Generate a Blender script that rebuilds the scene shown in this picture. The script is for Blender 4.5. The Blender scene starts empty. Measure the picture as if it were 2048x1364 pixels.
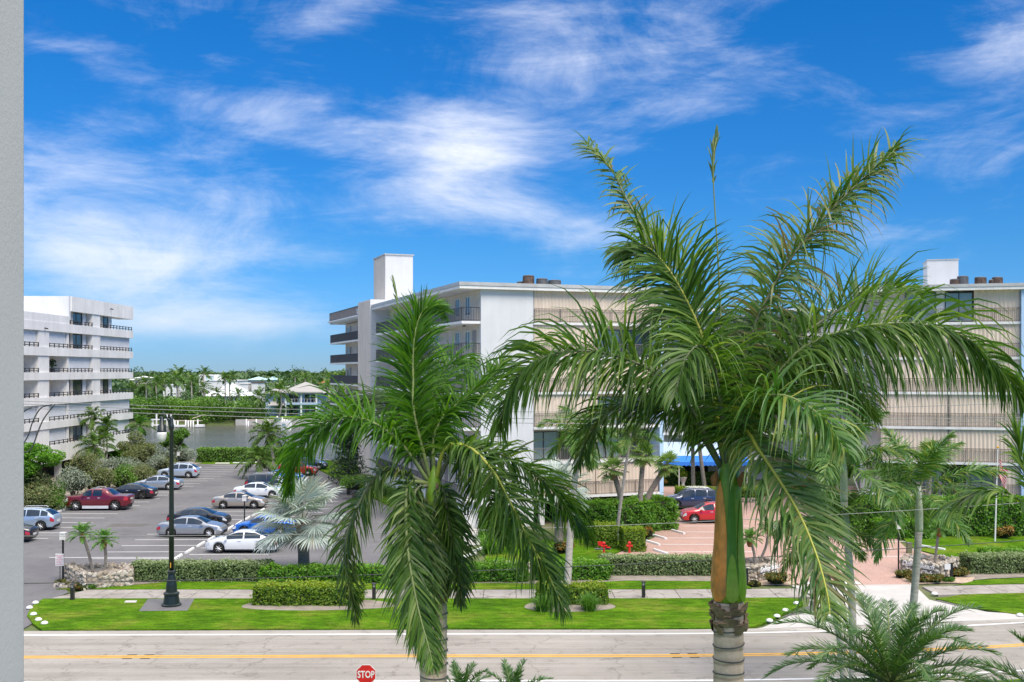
import bpy, math, random
import numpy as np
from mathutils import Vector

# ------------------------------------------------------------------ camera, sky, sun, exposure
F, H, CX, HV = 2150.0, 12.2, 1024.0, 742.0      # focal length (px of a 2048 px picture), eye height, horizon
S = bpy.context.scene
COL = S.collection
cam = bpy.data.cameras.new('camera'); co = bpy.data.objects.new('camera', cam); COL.objects.link(co)
co.location = (0, 0, H); co.rotation_euler = (math.pi/2, 0, 0)
cam.sensor_width = 36; cam.lens = F/2048*36; cam.shift_y = 60/2048; cam.clip_end = 20000; cam.clip_start = .05
S.camera = co
S.render.resolution_x, S.render.resolution_y = 1024, 682
S.view_settings.view_transform = 'Standard'; S.view_settings.look = 'None'
S.view_settings.exposure = 0.80; S.view_settings.gamma = 1.0
SUN = Vector((0.36, -0.47, 0.81)).normalized()
W = bpy.data.worlds.new('World'); S.world = W; W.use_nodes = True
def build_world():
    nt = W.node_tree; nt.nodes.clear(); N = nt.nodes.new; L = nt.links.new
    out = N('ShaderNodeOutputWorld'); bg = N('ShaderNodeBackground'); bg.inputs[1].default_value = 0.105
    sky = N('ShaderNodeTexSky'); sky.sky_type = 'NISHITA'; sky.sun_disc = False
    sky.sun_elevation = math.asin(SUN.z); sky.sun_rotation = math.atan2(SUN.x, SUN.y)
    sky.altitude = 0; sky.air_density = 1.0; sky.dust_density = 0.0; sky.ozone_density = 2.0
    tc = N('ShaderNodeTexCoord'); sep = N('ShaderNodeSeparateXYZ'); L(tc.outputs['Generated'], sep.inputs[0])
    def math_(op, a, b=None, c=None, clamp=False):
        n = N('ShaderNodeMath'); n.operation = op; n.use_clamp = clamp
        for i, x in enumerate((a, b, c)):
            if x is None: continue
            if isinstance(x, (int, float)): n.inputs[i].default_value = x
            else: L(x, n.inputs[i])
        return n.outputs[0]
    def rng(x, a, b, c, d):
        n = N('ShaderNodeMapRange'); n.interpolation_type = 'SMOOTHSTEP'; L(x, n.inputs[0])
        for i, q in enumerate((a, b, c, d)): n.inputs[i+1].default_value = q
        return n.outputs[0]
    hs = N('ShaderNodeHueSaturation'); hs.inputs['Saturation'].default_value = 1.25; hs.inputs['Value'].default_value = .95
    L(sky.outputs[0], hs.inputs['Color'])
    deep = N('ShaderNodeMix'); deep.data_type = 'RGBA'; deep.blend_type = 'MULTIPLY'; deep.inputs[0].default_value = 1
    L(hs.outputs[0], deep.inputs[6])
    tint = N('ShaderNodeValToRGB'); L(sep.outputs[2], tint.inputs[0]); te = tint.color_ramp.elements; te[0].position = 0.0; te[0].color = (.178, .33, .76, 1); tm = te.new(.11); tm.color = (.145, .40, .70, 1); tz = te[len(te)-1]; tz.position = .34; tz.color = (.074, .49, .79, 1); L(tint.outputs[0], deep.inputs[7])
    # cirrus: noise on the view direction, drawn out sideways and slightly slanted
    def noise(sc3, rot, sc, det, rough, dist=0.0):
        mp = N('ShaderNodeMapping'); mp.inputs['Rotation'].default_value = rot; mp.inputs['Scale'].default_value = sc3; L(tc.outputs['Generated'], mp.inputs[0])
        n = N('ShaderNodeTexNoise'); L(mp.outputs[0], n.inputs['Vector']); n.inputs['Scale'].default_value = sc; n.inputs['Detail'].default_value = det
        n.inputs['Roughness'].default_value = rough; n.inputs['Distortion'].default_value = dist
        return n.outputs['Fac']
    big = noise((1, 1, 2.2), (0, .15, 0), 1.6, 3, .5, .3); mid = noise((1, 1, 2.3), (0, .22, 0), 6.0, 12, .64, .5)
    wisp = noise((.8, .8, 4.5), (0, -.30, 0), 7.5, 12, .68, 1.0)
    # main cloud bodies of this sky, as directions (azimuth tangent, elevation tangent)
    az = math_('DIVIDE', sep.outputs[0], math_('MAXIMUM', sep.outputs[1], .02)); el = math_('DIVIDE', sep.outputs[2], math_('MAXIMUM', sep.outputs[1], .02))
    def blob(u, v, ru, rv, k, slope=0.0):
        a = math_('SUBTRACT', az, (u-CX)/F); e = math_('SUBTRACT', el, (HV-v)/F)
        e = math_('SUBTRACT', e, math_('MULTIPLY', a, slope))
        q = math_('ADD', math_('POWER', math_('DIVIDE', a, ru/F), 2.0), math_('POWER', math_('DIVIDE', e, rv/F), 2.0))
        return math_('MULTIPLY', math_('POWER', 2.718, math_('MULTIPLY', q, -1.0)), k*.82)
    m = None
    for b in ((1060, 90, 200, 110, .34), (920, 300, 150, 80, .52), (1120, 250, 260, 170, .13), (1020, 440, 300, 55, .42, -.1), (170, 460, 260, 140, .46, -.12), (330, 560, 330, 90, .36, -.1),
              (420, 655, 330, 32, .42), (560, 505, 180, 40, .26), (660, 30, 130, 45, .34, .3), (300, 160, 330, 40, .25, -.35), (620, 230, 260, 60, .22, -.25), (1400, 110, 230, 130, .24), (1980, 130, 240, 120, .26, .3), (1960, 310, 260, 75, .26), (1780, 480, 260, 50, .12)):
        x = blob(*b); m = x if m is None else math_('ADD', m, x)
    front = rng(sep.outputs[1], .1, .4, 0, 1)
    dens = math_('ADD', math_('MULTIPLY', mid, 1.05), math_('MULTIPLY', wisp, .42))
    dens = math_('ADD', dens, math_('MULTIPLY', math_('SUBTRACT', big, .5), .3))
    veil = rng(sep.outputs[2], .33, .65, 0, .62)      # the veil thickens overhead, as the soft shadows show
    dens = math_('ADD', dens, math_('ADD', math_('MULTIPLY', m, front), veil))
    cl = rng(dens, .78, 1.66, 0, .84)
    lo = rng(sep.outputs[2], .004, .06, .12, 1)
    cl = math_('MULTIPLY', cl, lo)
    mx = N('ShaderNodeMix'); mx.data_type = 'RGBA'; L(cl, mx.inputs[0]); L(deep.outputs[2], mx.inputs[6]); 
    zb = math_('MULTIPLY_ADD', math_('MAXIMUM', sep.outputs[2], 0.0), 2.0, 1.0)      # cloud brightness grows from horizon to zenith as in an overcast sky
    cc = N('ShaderNodeCombineXYZ'); [L(math_('MULTIPLY', zb, k), cc.inputs[i]) for i, k in enumerate((5.5, 5.4, 5.35))]; L(cc.outputs[0], mx.inputs[7])
    L(mx.outputs[2], bg.inputs[0]); L(bg.outputs[0], out.inputs[0])
build_world()
sl = bpy.data.lights.new('sun', 'SUN'); so = bpy.data.objects.new('sun', sl); COL.objects.link(so)
sl.energy = 2.2; sl.angle = math.radians(30); sl.color = (1, .905, .77)
so.rotation_euler = (-SUN).to_track_quat('-Z', 'Y').to_euler()

# ------------------------------------------------------------------ helpers
R = random.Random(11); NR = np.random.default_rng(11)
def P(u, v, Y): return np.array([(u-CX)/F*Y, Y, H-(v-HV)/F*Y])           # the place a point of the photograph has at distance Y
def G(u, v, z=0.0):                                                        # the place it has on level ground
    Y = F*(H-z)/(v-HV); return np.array([(u-CX)/F*Y, Y, z])
BASE = {}
class MB:
    def __init__(s): s.v = []; s.f = []; s.m = []; s.r = []; s.n = 0
    def add(s, V, Fc, mi=0, rnd=None):
        V = np.asarray(V, float).reshape(-1, 3); s.v.append(V); k = s.n
        for f in Fc:
            s.f.append([int(i)+k for i in f]); s.m.append(mi); s.r.append(R.random() if rnd is None else rnd)
        s.n += len(V); return s
    def box(s, x0, x1, y0, y1, z0, z1, mi=0, rnd=None):
        V = [(x, y, z) for z in (z0, z1) for y in (y0, y1) for x in (x0, x1)]
        return s.add(V, [(0, 2, 3, 1), (4, 5, 7, 6), (0, 1, 5, 4), (2, 6, 7, 3), (0, 4, 6, 2), (1, 3, 7, 5)], mi, rnd)
    def obox(s, c, size, rz=0.0, mi=0, rnd=None, rx=0.0):
        a, b, d = [q/2 for q in size]; V = np.array([(x, y, z) for z in (-d, d) for y in (-b, b) for x in (-a, a)])
        if rx: V = V @ np.array([[1, 0, 0], [0, math.cos(rx), math.sin(rx)], [0, -math.sin(rx), math.cos(rx)]])
        cz, sz = math.cos(rz), math.sin(rz); V = V @ np.array([[cz, sz, 0], [-sz, cz, 0], [0, 0, 1]])
        return s.add(V+np.array(c), [(0, 2, 3, 1), (4, 5, 7, 6), (0, 1, 5, 4), (2, 6, 7, 3), (0, 4, 6, 2), (1, 3, 7, 5)], mi, rnd)
    def tube(s, pts, rad, n=8, mi=0, rnd=None, cap=True):
        pts = np.asarray(pts, float); m = len(pts); rad = np.broadcast_to(np.asarray(rad, float), (m,))
        T = np.gradient(pts, axis=0); T /= np.linalg.norm(T, axis=1)[:, None]+1e-12
        ref = np.array([0, 0, 1.]) if abs(T[0][2]) < .9 else np.array([0, 1., 0])
        V = []
        for i in range(m):
            a = np.cross(T[i], ref); a /= np.linalg.norm(a)+1e-12; b = np.cross(a, T[i]); ref = b
            t = np.arange(n)*2*math.pi/n
            V.append(pts[i]+rad[i]*(np.cos(t)[:, None]*a+np.sin(t)[:, None]*b))
        Fc = [(i*n+j, i*n+(j+1) % n, (i+1)*n+(j+1) % n, (i+1)*n+j) for i in range(m-1) for j in range(n)]
        if cap: Fc += [tuple(range(n))[::-1], tuple((m-1)*n+j for j in range(n))]
        return s.add(np.concatenate(V), Fc, mi, rnd)
    def lathe(s, prof, n=16, c=(0, 0, 0), mi=0, rnd=None, axis='z'):
        t = np.arange(n)*2*math.pi/n; V = []
        for r, z in prof:
            q = np.stack([r*np.cos(t), r*np.sin(t), np.full(n, z)], 1)
            if axis == 'y': q = q[:, [0, 2, 1]]
            V.append(q+np.array(c))
        m = len(prof); Fc = [(i*n+j, i*n+(j+1) % n, (i+1)*n+(j+1) % n, (i+1)*n+j) for i in range(m-1) for j in range(n)]
        Fc += [tuple(range(n))[::-1], tuple((m-1)*n+j for j in range(n))]
        return s.add(np.concatenate(V), Fc, mi, rnd)
    def prism(s, poly, z0, z1, mi=0, rnd=None):
        poly = [tuple(p[:2]) for p in poly]
        if sum(a[0]*b[1]-b[0]*a[1] for a, b in zip(poly, poly[1:]+poly[:1])) < 0: poly = poly[::-1]
        n = len(poly); V = [(x, y, z0) for x, y in poly]+[(x, y, z1) for x, y in poly]
        return s.add(V, [tuple(range(n))[::-1], tuple(range(n, 2*n))]+[(i, (i+1) % n, n+(i+1) % n, n+i) for i in range(n)], mi, rnd)
    def build(s, name, mats, parent=None, smooth=False, kind=None):
        V = np.concatenate(s.v) if s.v else np.zeros((0, 3))
        return mesh_obj(name, V, s.f, mats, parent, smooth, s.m, s.r, kind)
def mesh_obj(name, V, Fc, mats, parent=None, smooth=False, mi=None, rnd=None, kind=None):
    if parent is not None and parent in BASE: V = V-BASE[parent]
    me = bpy.data.meshes.new(name)
    if isinstance(Fc, np.ndarray):
        k = Fc.shape[1]; me.vertices.add(len(V)); me.vertices.foreach_set('co', np.ascontiguousarray(V, dtype=np.float32).ravel())
        me.loops.add(Fc.size); me.loops.foreach_set('vertex_index', Fc.astype(np.int32).ravel())
        me.polygons.add(len(Fc)); me.polygons.foreach_set('loop_start', np.arange(0, Fc.size, k, dtype=np.int32))
        me.update(calc_edges=True)
    else: me.from_pydata(V.tolist(), [], Fc)
    for m in (mats if isinstance(mats, (list, tuple)) else [mats]): me.materials.append(m)
    if mi is not None and len(mi) and max(mi) > 0: me.polygons.foreach_set('material_index', np.array(mi, dtype=np.int32))
    if rnd is not None and len(rnd):
        at = me.attributes.new('rnd', 'FLOAT', 'FACE'); at.data.foreach_set('value', np.array(rnd, dtype=np.float32))
    if smooth: me.polygons.foreach_set('use_smooth', np.ones(len(me.polygons), dtype=bool))
    o = bpy.data.objects.new(name, me); COL.objects.link(o)
    if parent is not None:
        o.parent = parent
        if parent in BASE: BASE[o] = BASE[parent]
    if kind: o['kind'] = kind
    return o
def tag(o, label, cat, group=None):
    o['label'] = label; o['category'] = cat
    if group: o['group'] = group
    return o
def thing(name, label, cat, loc=(0, 0, 0), rz=0.0, group=None, world=True):
    """An Empty at the thing's base; with world=True its parts are given in world coordinates."""
    o = bpy.data.objects.new(name, None); COL.objects.link(o); o.location = [float(x) for x in loc]; o.rotation_euler = (0, 0, rz); o.empty_display_size = .3
    if world: BASE[o] = np.array(loc, float)
    return tag(o, label, cat, group)
def copy_tree(o, parent=None):
    c = o.copy(); COL.objects.link(c); c.parent = parent
    for ch in list(o.children): copy_tree(ch, c)
    return c
def dup(o, loc, rz=0.0, label=None, sc=1.0):
    c = copy_tree(o); c.location = [float(x) for x in loc]; c.rotation_euler = (0, 0, rz); c.scale = (sc, sc, sc)
    if label: c['label'] = label
    return c
def spline(pts, n):
    """Catmull-Rom through pts, n samples, evenly by length."""
    p = np.asarray(pts, float); p = np.vstack([2*p[0]-p[1], p, 2*p[-1]-p[-2]]); out = []
    for i in range(1, len(p)-2):
        for t in np.linspace(0, 1, 16, endpoint=False):
            a, b, c, d = p[i-1], p[i], p[i+1], p[i+2]
            out.append(.5*((2*b)+(c-a)*t+(2*a-5*b+4*c-d)*t*t+(-a+3*b-3*c+d)*t**3))
    out.append(p[-2]); out = np.array(out); s = np.r_[0, np.cumsum(np.linalg.norm(np.diff(out, axis=0), axis=1))]
    q = np.linspace(0, s[-1], n); return np.stack([np.interp(q, s, out[:, k]) for k in range(3)], 1)
def unit(a): return a/(np.linalg.norm(a, axis=-1, keepdims=True)+1e-12)

# ------------------------------------------------------------------ materials
def nodes(name):
    m = bpy.data.materials.new(name); m.use_nodes = True; nt = m.node_tree; return m, nt, nt.nodes['Principled BSDF']
def lnk(nt, a, b): nt.links.new(a, b)
def texnoise(nt, sc, det=4, rough=.55, vec=None, stretch=None, obj=True):
    tc = nt.nodes.new('ShaderNodeTexCoord'); n = nt.nodes.new('ShaderNodeTexNoise'); n.inputs['Scale'].default_value = sc
    n.inputs['Detail'].default_value = det; n.inputs['Roughness'].default_value = rough
    src = tc.outputs['Object']
    if stretch:
        mp = nt.nodes.new('ShaderNodeMapping'); mp.inputs['Scale'].default_value = stretch; lnk(nt, src, mp.inputs[0]); src = mp.outputs[0]
    lnk(nt, src, n.inputs['Vector']); return n.outputs['Fac']
def ramp(nt, fac, stops):
    r = nt.nodes.new('ShaderNodeValToRGB'); e = r.color_ramp.elements
    while len(e) < len(stops): e.new(.5)
    for x, (p, c) in zip(e, stops): x.position = p; x.color = (*c, 1) if len(c) == 3 else c
    lnk(nt, fac, r.inputs[0]); return r.outputs[0]
def mixc(nt, fac, a, b, mode='MIX'):
    n = nt.nodes.new('ShaderNodeMix'); n.data_type = 'RGBA'; n.blend_type = mode
    for s, x in ((n.inputs[0], fac), (n.inputs[6], a), (n.inputs[7], b)):
        if isinstance(x, (int, float)): s.default_value = x
        elif isinstance(x, tuple): s.default_value = (*x, 1)
        else: lnk(nt, x, s)
    return n.outputs[2]
def bump(nt, bs, fac, strength=.3, dist=.02):
    b = nt.nodes.new('ShaderNodeBump'); b.inputs['Strength'].default_value = strength; b.inputs['Distance'].default_value = dist
    lnk(nt, fac, b.inputs['Height']); lnk(nt, b.outputs[0], bs.inputs['Normal'])
def stained(m, amt):
    """Adds faint vertical rain streaks and grime to a wall paint."""
    nt = m.node_tree; bs = nt.nodes['Principled BSDF']; src = bs.inputs['Base Color'].links[0].from_socket
    a = texnoise(nt, 1.6, 6, .65, stretch=(1, 1, .045)); b = texnoise(nt, .22, 5, .6)
    col = mixc(nt, amt, src, ramp(nt, a, [(.40, (.62, .60, .57)), (.52, (1, 1, 1))]), 'MULTIPLY'); col = mixc(nt, amt*.8, col, ramp(nt, b, [(.38, (.80, .79, .77)), (.58, (1.03, 1.03, 1.03))]), 'MULTIPLY')
    lnk(nt, col, bs.inputs['Base Color']); return m
def mat(name, col, rough=.6, metal=0.0, var=.12, sc=3.0, bmp=0.0, bsc=30.0, spec=None, coat=0.0, stretch=None):
    """Plain surface: a base colour broken up by two scales of noise, with optional relief."""
    m, nt, bs = nodes(name); c = tuple(col)
    f = texnoise(nt, sc, 6, .6, stretch=stretch); d = tuple(max(0, x*(1-var)) for x in c); e = tuple(min(1, x*(1+var)) for x in c)
    lnk(nt, ramp(nt, f, [(.3, d), (.7, e)]), bs.inputs['Base Color'])
    bs.inputs['Roughness'].default_value = rough; bs.inputs['Metallic'].default_value = metal
    if spec is not None: bs.inputs['Specular IOR Level'].default_value = spec
    if coat: bs.inputs['Coat Weight'].default_value = coat; bs.inputs['Coat Roughness'].default_value = .04
    if bmp: bump(nt, bs, texnoise(nt, bsc, 4, .6), bmp)
    return m
def leafmat(name, cols, rough=.42, tr=.28, spec=.5):
    """Leaves: colour from a random number per leaf, some light passing through."""
    m, nt, bs = nodes(name); a = nt.nodes.new('ShaderNodeAttribute'); a.attribute_name = 'rnd'
    k = len(cols); col = ramp(nt, a.outputs['Fac'], [(i/(k-1), c) for i, c in enumerate(cols)])
    lnk(nt, col, bs.inputs['Base Color']); bs.inputs['Roughness'].default_value = rough; bs.inputs['Specular IOR Level'].default_value = spec
    t = nt.nodes.new('ShaderNodeBsdfTranslucent'); lnk(nt, mixc(nt, 1.0, col, (1.5, 1.6, .6), 'MULTIPLY'), t.inputs[0])
    mx = nt.nodes.new('ShaderNodeMixShader'); mx.inputs[0].default_value = tr
    lnk(nt, bs.outputs[0], mx.inputs[1]); lnk(nt, t.outputs[0], mx.inputs[2]); lnk(nt, mx.outputs[0], nt.nodes['Material Output'].inputs[0])
    return m
def paint(name, col, metal=.35, rough=.28):
    m, nt, bs = nodes(name); bs.inputs['Base Color'].default_value = (*col, 1); bs.inputs['Metallic'].default_value = metal; bs.inputs['Roughness'].default_value = rough
    bs.inputs['Coat Weight'].default_value = 1.0; bs.inputs['Coat Roughness'].default_value = .03; return m
def glassmat(name, col, rough=.04, spec=.9):
    m, nt, bs = nodes(name); bs.inputs['Base Color'].default_value = (*col, 1); bs.inputs['Roughness'].default_value = rough
    bs.inputs['Specular IOR Level'].default_value = spec; bs.inputs['IOR'].default_value = 1.5; return m
M = {}
M['stucco'] = mat('stucco', (.69, .70, .715), .85, var=.05, sc=.5, bmp=.5, bsc=14)
M['stucco_near'] = mat('stucco_near', (.50, .49, .485), .9, var=.04, sc=2, bmp=.07, bsc=120)  # base colour lowered to stand in for the balcony's shade
M['white'] = mat('white_paint', (.80, .80, .79), .6, var=.05, sc=.8)
M['band'] = mat('white_band', (.80, .79, .775), .75, var=.10, sc=.35, bmp=.2, bsc=8)
M['cream'] = mat('cream_wall', (.70, .63, .55), .8, var=.06, sc=.6, bmp=.2, bsc=10)
M['shutter'] = mat('beige_shutter', (.76, .635, .515), .55, var=.06, sc=.8)
M['shutter_white'] = mat('white_shutter', (.70, .72, .75), .5, var=.06, sc=.6)
M['grey_door'] = mat('grey_door', (.30, .27, .25), .5)
M['rail'] = mat('bronze_rail', (.035, .032, .032), .5)
M['rail_lt'] = mat('grey_rail', (.19, .165, .15), .55)
M['rail_side'] = mat('walkway_rail', (.10, .10, .108), .55)
M['paleblue'] = mat('pale_blue_wall', (.46, .66, .88), .85, var=.04, bmp=.2, bsc=12)
[stained(M[k], a) for k, a in (('stucco', .10), ('band', .2), ('cream', .2), ('white', .2), ('shutter', .2))]
M['glass'] = glassmat('window_glass', (.035, .045, .05))
M['glass_lt'] = glassmat('curtained_glass', (.22, .30, .31), .1)
M['dark'] = mat('interior_shade', (.03, .028, .026), .9)  # near-black paints the shade inside open decks, ground storey and entrance
M['frame_dk'] = mat('dark_frame', (.025, .024, .024), .45)
M['roofmetal'] = mat('roof_metal', (.47, .48, .48), .5, var=.15, sc=1.2)
M['rust'] = mat('rusty_metal', (.13, .09, .07), .7, var=.5, sc=3)
M['acgrey'] = mat('ac_grey', (.13, .135, .14), .6, var=.2)
M['awning'] = mat('blue_canvas', (.03, .21, .78), .7, var=.08)
M['awning_top'] = mat('pale_canvas', (.45, .58, .74), .7, var=.1)
M['trunk'] = mat('palm_bark', (.23, .20, .17), .9, var=.3, sc=4, bmp=.6, bsc=12, stretch=(1, 1, 3))
M['trunk_lt'] = mat('pale_palm_bark', (.44, .40, .36), .9, var=.25, sc=3, bmp=.5, bsc=10, stretch=(1, 1, 4))
M['bark'] = mat('bark', (.15, .12, .095), .9, var=.35, sc=4, bmp=.6, bsc=10)
M['boot'] = mat('palm_boots', (.25, .17, .10), .9, var=.4, sc=6, bmp=.5, bsc=14)
M['rust_boot'] = mat('rusty_palm_boots', (.30, .125, .045), .9, var=.4, sc=6, bmp=.5)
M['core'] = mat('dark_foliage_core', (.028, .036, .012), .95, var=.4, sc=8)  # near-black green: the shade deep in the foliage, put into the colour
M['dirt'] = mat('sandy_mulch', (.26, .225, .19), .95, var=.25, sc=1.6, bmp=.4, bsc=12)
M['pebble'] = mat('pebble', (.46, .35, .26), .85, var=.3, sc=7)
M['concrete'] = mat('concrete', (.47, .455, .43), .9, var=.10, sc=.7, bmp=.2, bsc=8)
def stonemat():
    m, nt, bs = nodes('coral_stone'); oi = nt.nodes.new('ShaderNodeObjectInfo'); a = texnoise(nt, 2.2, 6, .7); b = texnoise(nt, 6, 5, .7)
    col = ramp(nt, oi.outputs['Random'], [(0, (.40, .33, .25)), (.3, (.62, .54, .43)), (.6, (.70, .65, .57)), (1, (.54, .47, .40))]); col = mixc(nt, .8, col, ramp(nt, a, [(.3, (.55, .53, .5)), (.65, (1.15, 1.13, 1.1))]), 'MULTIPLY')
    lnk(nt, col, bs.inputs['Base Color']); bs.inputs['Roughness'].default_value = .95; bump(nt, bs, b, .9, .12); return m
M['stone'] = stonemat()
M['mortar'] = mat('mortar', (.26, .235, .205), .95, var=.2)
M['line'] = mat('road_paint', (.76, .76, .75), .7, var=.10, sc=1.4)
M['yellow'] = mat('yellow_paint', (.72, .37, .025), .7, var=.14, sc=1.2)
M['black'] = mat('black_metal', (.012, .014, .015), .42)
M['pole_green'] = mat('dark_green_metal', (.012, .02, .02), .35)
M['opal'] = mat('opal_glass', (.72, .71, .68), .25)
M['red'] = mat('red_paint', (.62, .018, .02), .4)
M['wire'] = mat('cable', (.30, .29, .28), .6)
M['wire_dk'] = mat('dark_cable', (.06, .06, .06), .6)
M['tyre'] = mat('tyre', (.014, .014, .014), .85)
M['rim'] = mat('alloy', (.72, .73, .75), .32, .25)
M['rim_dk'] = mat('dark_alloy', (.06, .06, .065), .35, .6)
M['trimblk'] = mat('black_trim', (.018, .018, .02), .5)
M['carglass'] = glassmat('car_glass', (.012, .028, .05), .03, .5)
M['lamp_red'] = glassmat('tail_lamp', (.42, .015, .02), .15)
M['lamp_clear'] = glassmat('head_lamp', (.55, .57, .6), .1)
M['plate'] = mat('plate', (.62, .64, .62), .5)
M['roof_grey'] = mat('grey_roof_tiles', (.36, .345, .33), .85, var=.12, sc=.8, bmp=.3, bsc=3)
M['roof_red'] = mat('red_roof_tiles', (.50, .17, .09), .85, var=.2, sc=.8)
M['roof_teal'] = mat('pale_teal_roof', (.42, .62, .62), .6, var=.1)
M['houseblue'] = mat('pale_blue_house', (.42, .54, .70), .8, var=.05)
M['timber'] = mat('weathered_timber', (.42, .36, .30), .9, var=.25, sc=2)
M['mud'] = mat('mud_bank', (.13, .10, .075), .95, var=.3)
# leaves
M['royal'] = leafmat('royal_palm_leaf', [(.030, .074, .016), (.065, .142, .024), (.118, .222, .036), (.23, .315, .070)], .42, .36, .32)
M['royal_lush'] = leafmat('lush_palm_leaf', [(.028, .090, .010), (.070, .190, .016), (.145, .30, .022)], .44, .42, .3)
M['royal_old'] = leafmat('worn_palm_leaf', [(.036, .10, .024), (.062, .15, .028), (.095, .19, .036), (.15, .22, .05), (.21, .22, .07), (.22, .15, .06)], .45, .32)
M['royal_dark'] = leafmat('dark_palm_leaf', [(.028, .066, .018), (.060, .118, .027), (.105, .172, .042), (.18, .19, .075)], .46, .30, .32)
M['coco'] = leafmat('yellowing_palm_leaf', [(0.043, 0.123, 0.029), (0.072, 0.189, 0.032), (0.131, 0.246, 0.043), (0.290, 0.304, 0.051)], .42, .32)
M['date'] = leafmat('date_palm_leaf', [(.040, .100, .030), (.075, .165, .042), (.13, .235, .07)], .42, .28, .5)
M['midrib'] = mat('palm_midrib', (.17, .22, .07), .5, var=.2)
M['midrib_y'] = mat('yellow_palm_midrib', (.36, .38, .05), .45, var=.15)
M['midrib_d'] = mat('dull_palm_midrib', (.13, .14, .08), .6, var=.25)
M['silver'] = leafmat('silver_palm_leaf', [(.20, .26, .24), (.30, .37, .34), (.40, .47, .44), (.36, .35, .25)], .5, .12)
M['sabal'] = leafmat('cabbage_palm_leaf', [(.10, .18, .045), (.165, .27, .07), (.26, .35, .13)], .5, .34)
M['pygmy'] = leafmat('pygmy_palm_leaf', [(0.072, 0.189, 0.043), (0.116, 0.275, 0.051), (0.189, 0.377, 0.072)], .45, .35)
M['hedge_y'] = leafmat('yellow_green_hedge', [(.050, .105, .012), (.105, .205, .016), (.20, .31, .024), (.34, .38, .035)], .48, .34, .35)
M['hedge_g'] = leafmat('bright_hedge', [(.045, .125, .012), (.090, .235, .018), (.150, .330, .028), (.21, .38, .045)], .42, .36, .35)
M['hedge_s'] = leafmat('silver_buttonwood', [(.075, .125, .036), (.135, .20, .070), (.23, .31, .135), (.36, .42, .24)], .6, .2, .3)
M['grass_tuft'] = leafmat('tuft_blades', [(0.065, 0.174, 0.022), (0.109, 0.261, 0.029), (0.174, 0.319, 0.058)], .45, .3)
M['croton'] = leafmat('croton_leaf', [(.35, .13, .015), (.30, .20, .02), (.10, .12, .02), (.45, .10, .02)], .45, .2)
M['ixora'] = leafmat('ixora_leaf', [(.05, .10, .015), (.10, .13, .018), (.16, .15, .02), (.35, .085, .02)], .45, .2)
M['seagrape'] = leafmat('sea_grape_leaf', [(.040, .105, .014), (.080, .185, .020), (.135, .27, .030)], .45, .3, .35)
M['olive'] = leafmat('olive_shrub_leaf', [(.075, .105, .034), (.125, .17, .055), (.18, .215, .075), (.24, .205, .10)], .55, .24)
M['silvershrub'] = leafmat('silver_shrub_leaf', [(.13, .17, .12), (.22, .27, .20), (.32, .36, .29)], .6, .1)
M['pine'] = leafmat('pine_needle', [(0.017, 0.043, 0.017), (0.029, 0.072, 0.026), (0.051, 0.102, 0.036)], .6, .1)
M['mangrove'] = leafmat('mangrove_leaf', [(.05, .125, .014), (.10, .22, .020), (.17, .32, .028)], .45, .28)
M['fartree'] = leafmat('far_tree_leaf', [(0.032, 0.080, 0.026), (0.058, 0.123, 0.036), (0.087, 0.160, 0.051)], .6, .15)
# ------------------------------------------------------------------ ground materials
def lawn_mat():
    m, nt, bs = nodes('lawn_grass')
    a = texnoise(nt, .35, 5, .6); b = texnoise(nt, 2.6, 8, .8, stretch=(.45, 1, 1)); c = texnoise(nt, 16, 4, .8); d = texnoise(nt, .9, 3, .5, stretch=(.05, 1, 1))
    col = ramp(nt, a, [(.38, (.066, .165, .008)), (.5, (.094, .212, .010)), (.62, (.150, .225, .026))])
    for f, t, lo, hi in ((b, .9, .55, 1.35), (c, .8, .6, 1.4), (d, .5, .82, 1.16)): col = mixc(nt, t, col, ramp(nt, f, [(.38, (lo,)*3), (.62, (hi, hi*.97, hi*.9))]), 'MULTIPLY')
    dry = texnoise(nt, 1.3, 6, .7); dn = ramp(nt, dry, [(.60, (0, 0, 0)), (.72, (.55, .55, .55))]); sx = nt.nodes.new('ShaderNodeSeparateColor'); lnk(nt, dn, sx.inputs[0]); col = mixc(nt, sx.outputs[0], col, (.22, .22, .06))
    lnk(nt, col, bs.inputs['Base Color']); bs.inputs['Roughness'].default_value = .9; bs.inputs['Specular IOR Level'].default_value = .04
    bump(nt, bs, b, 1.0, .15); return m
M['lawn'] = lawn_mat()
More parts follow.
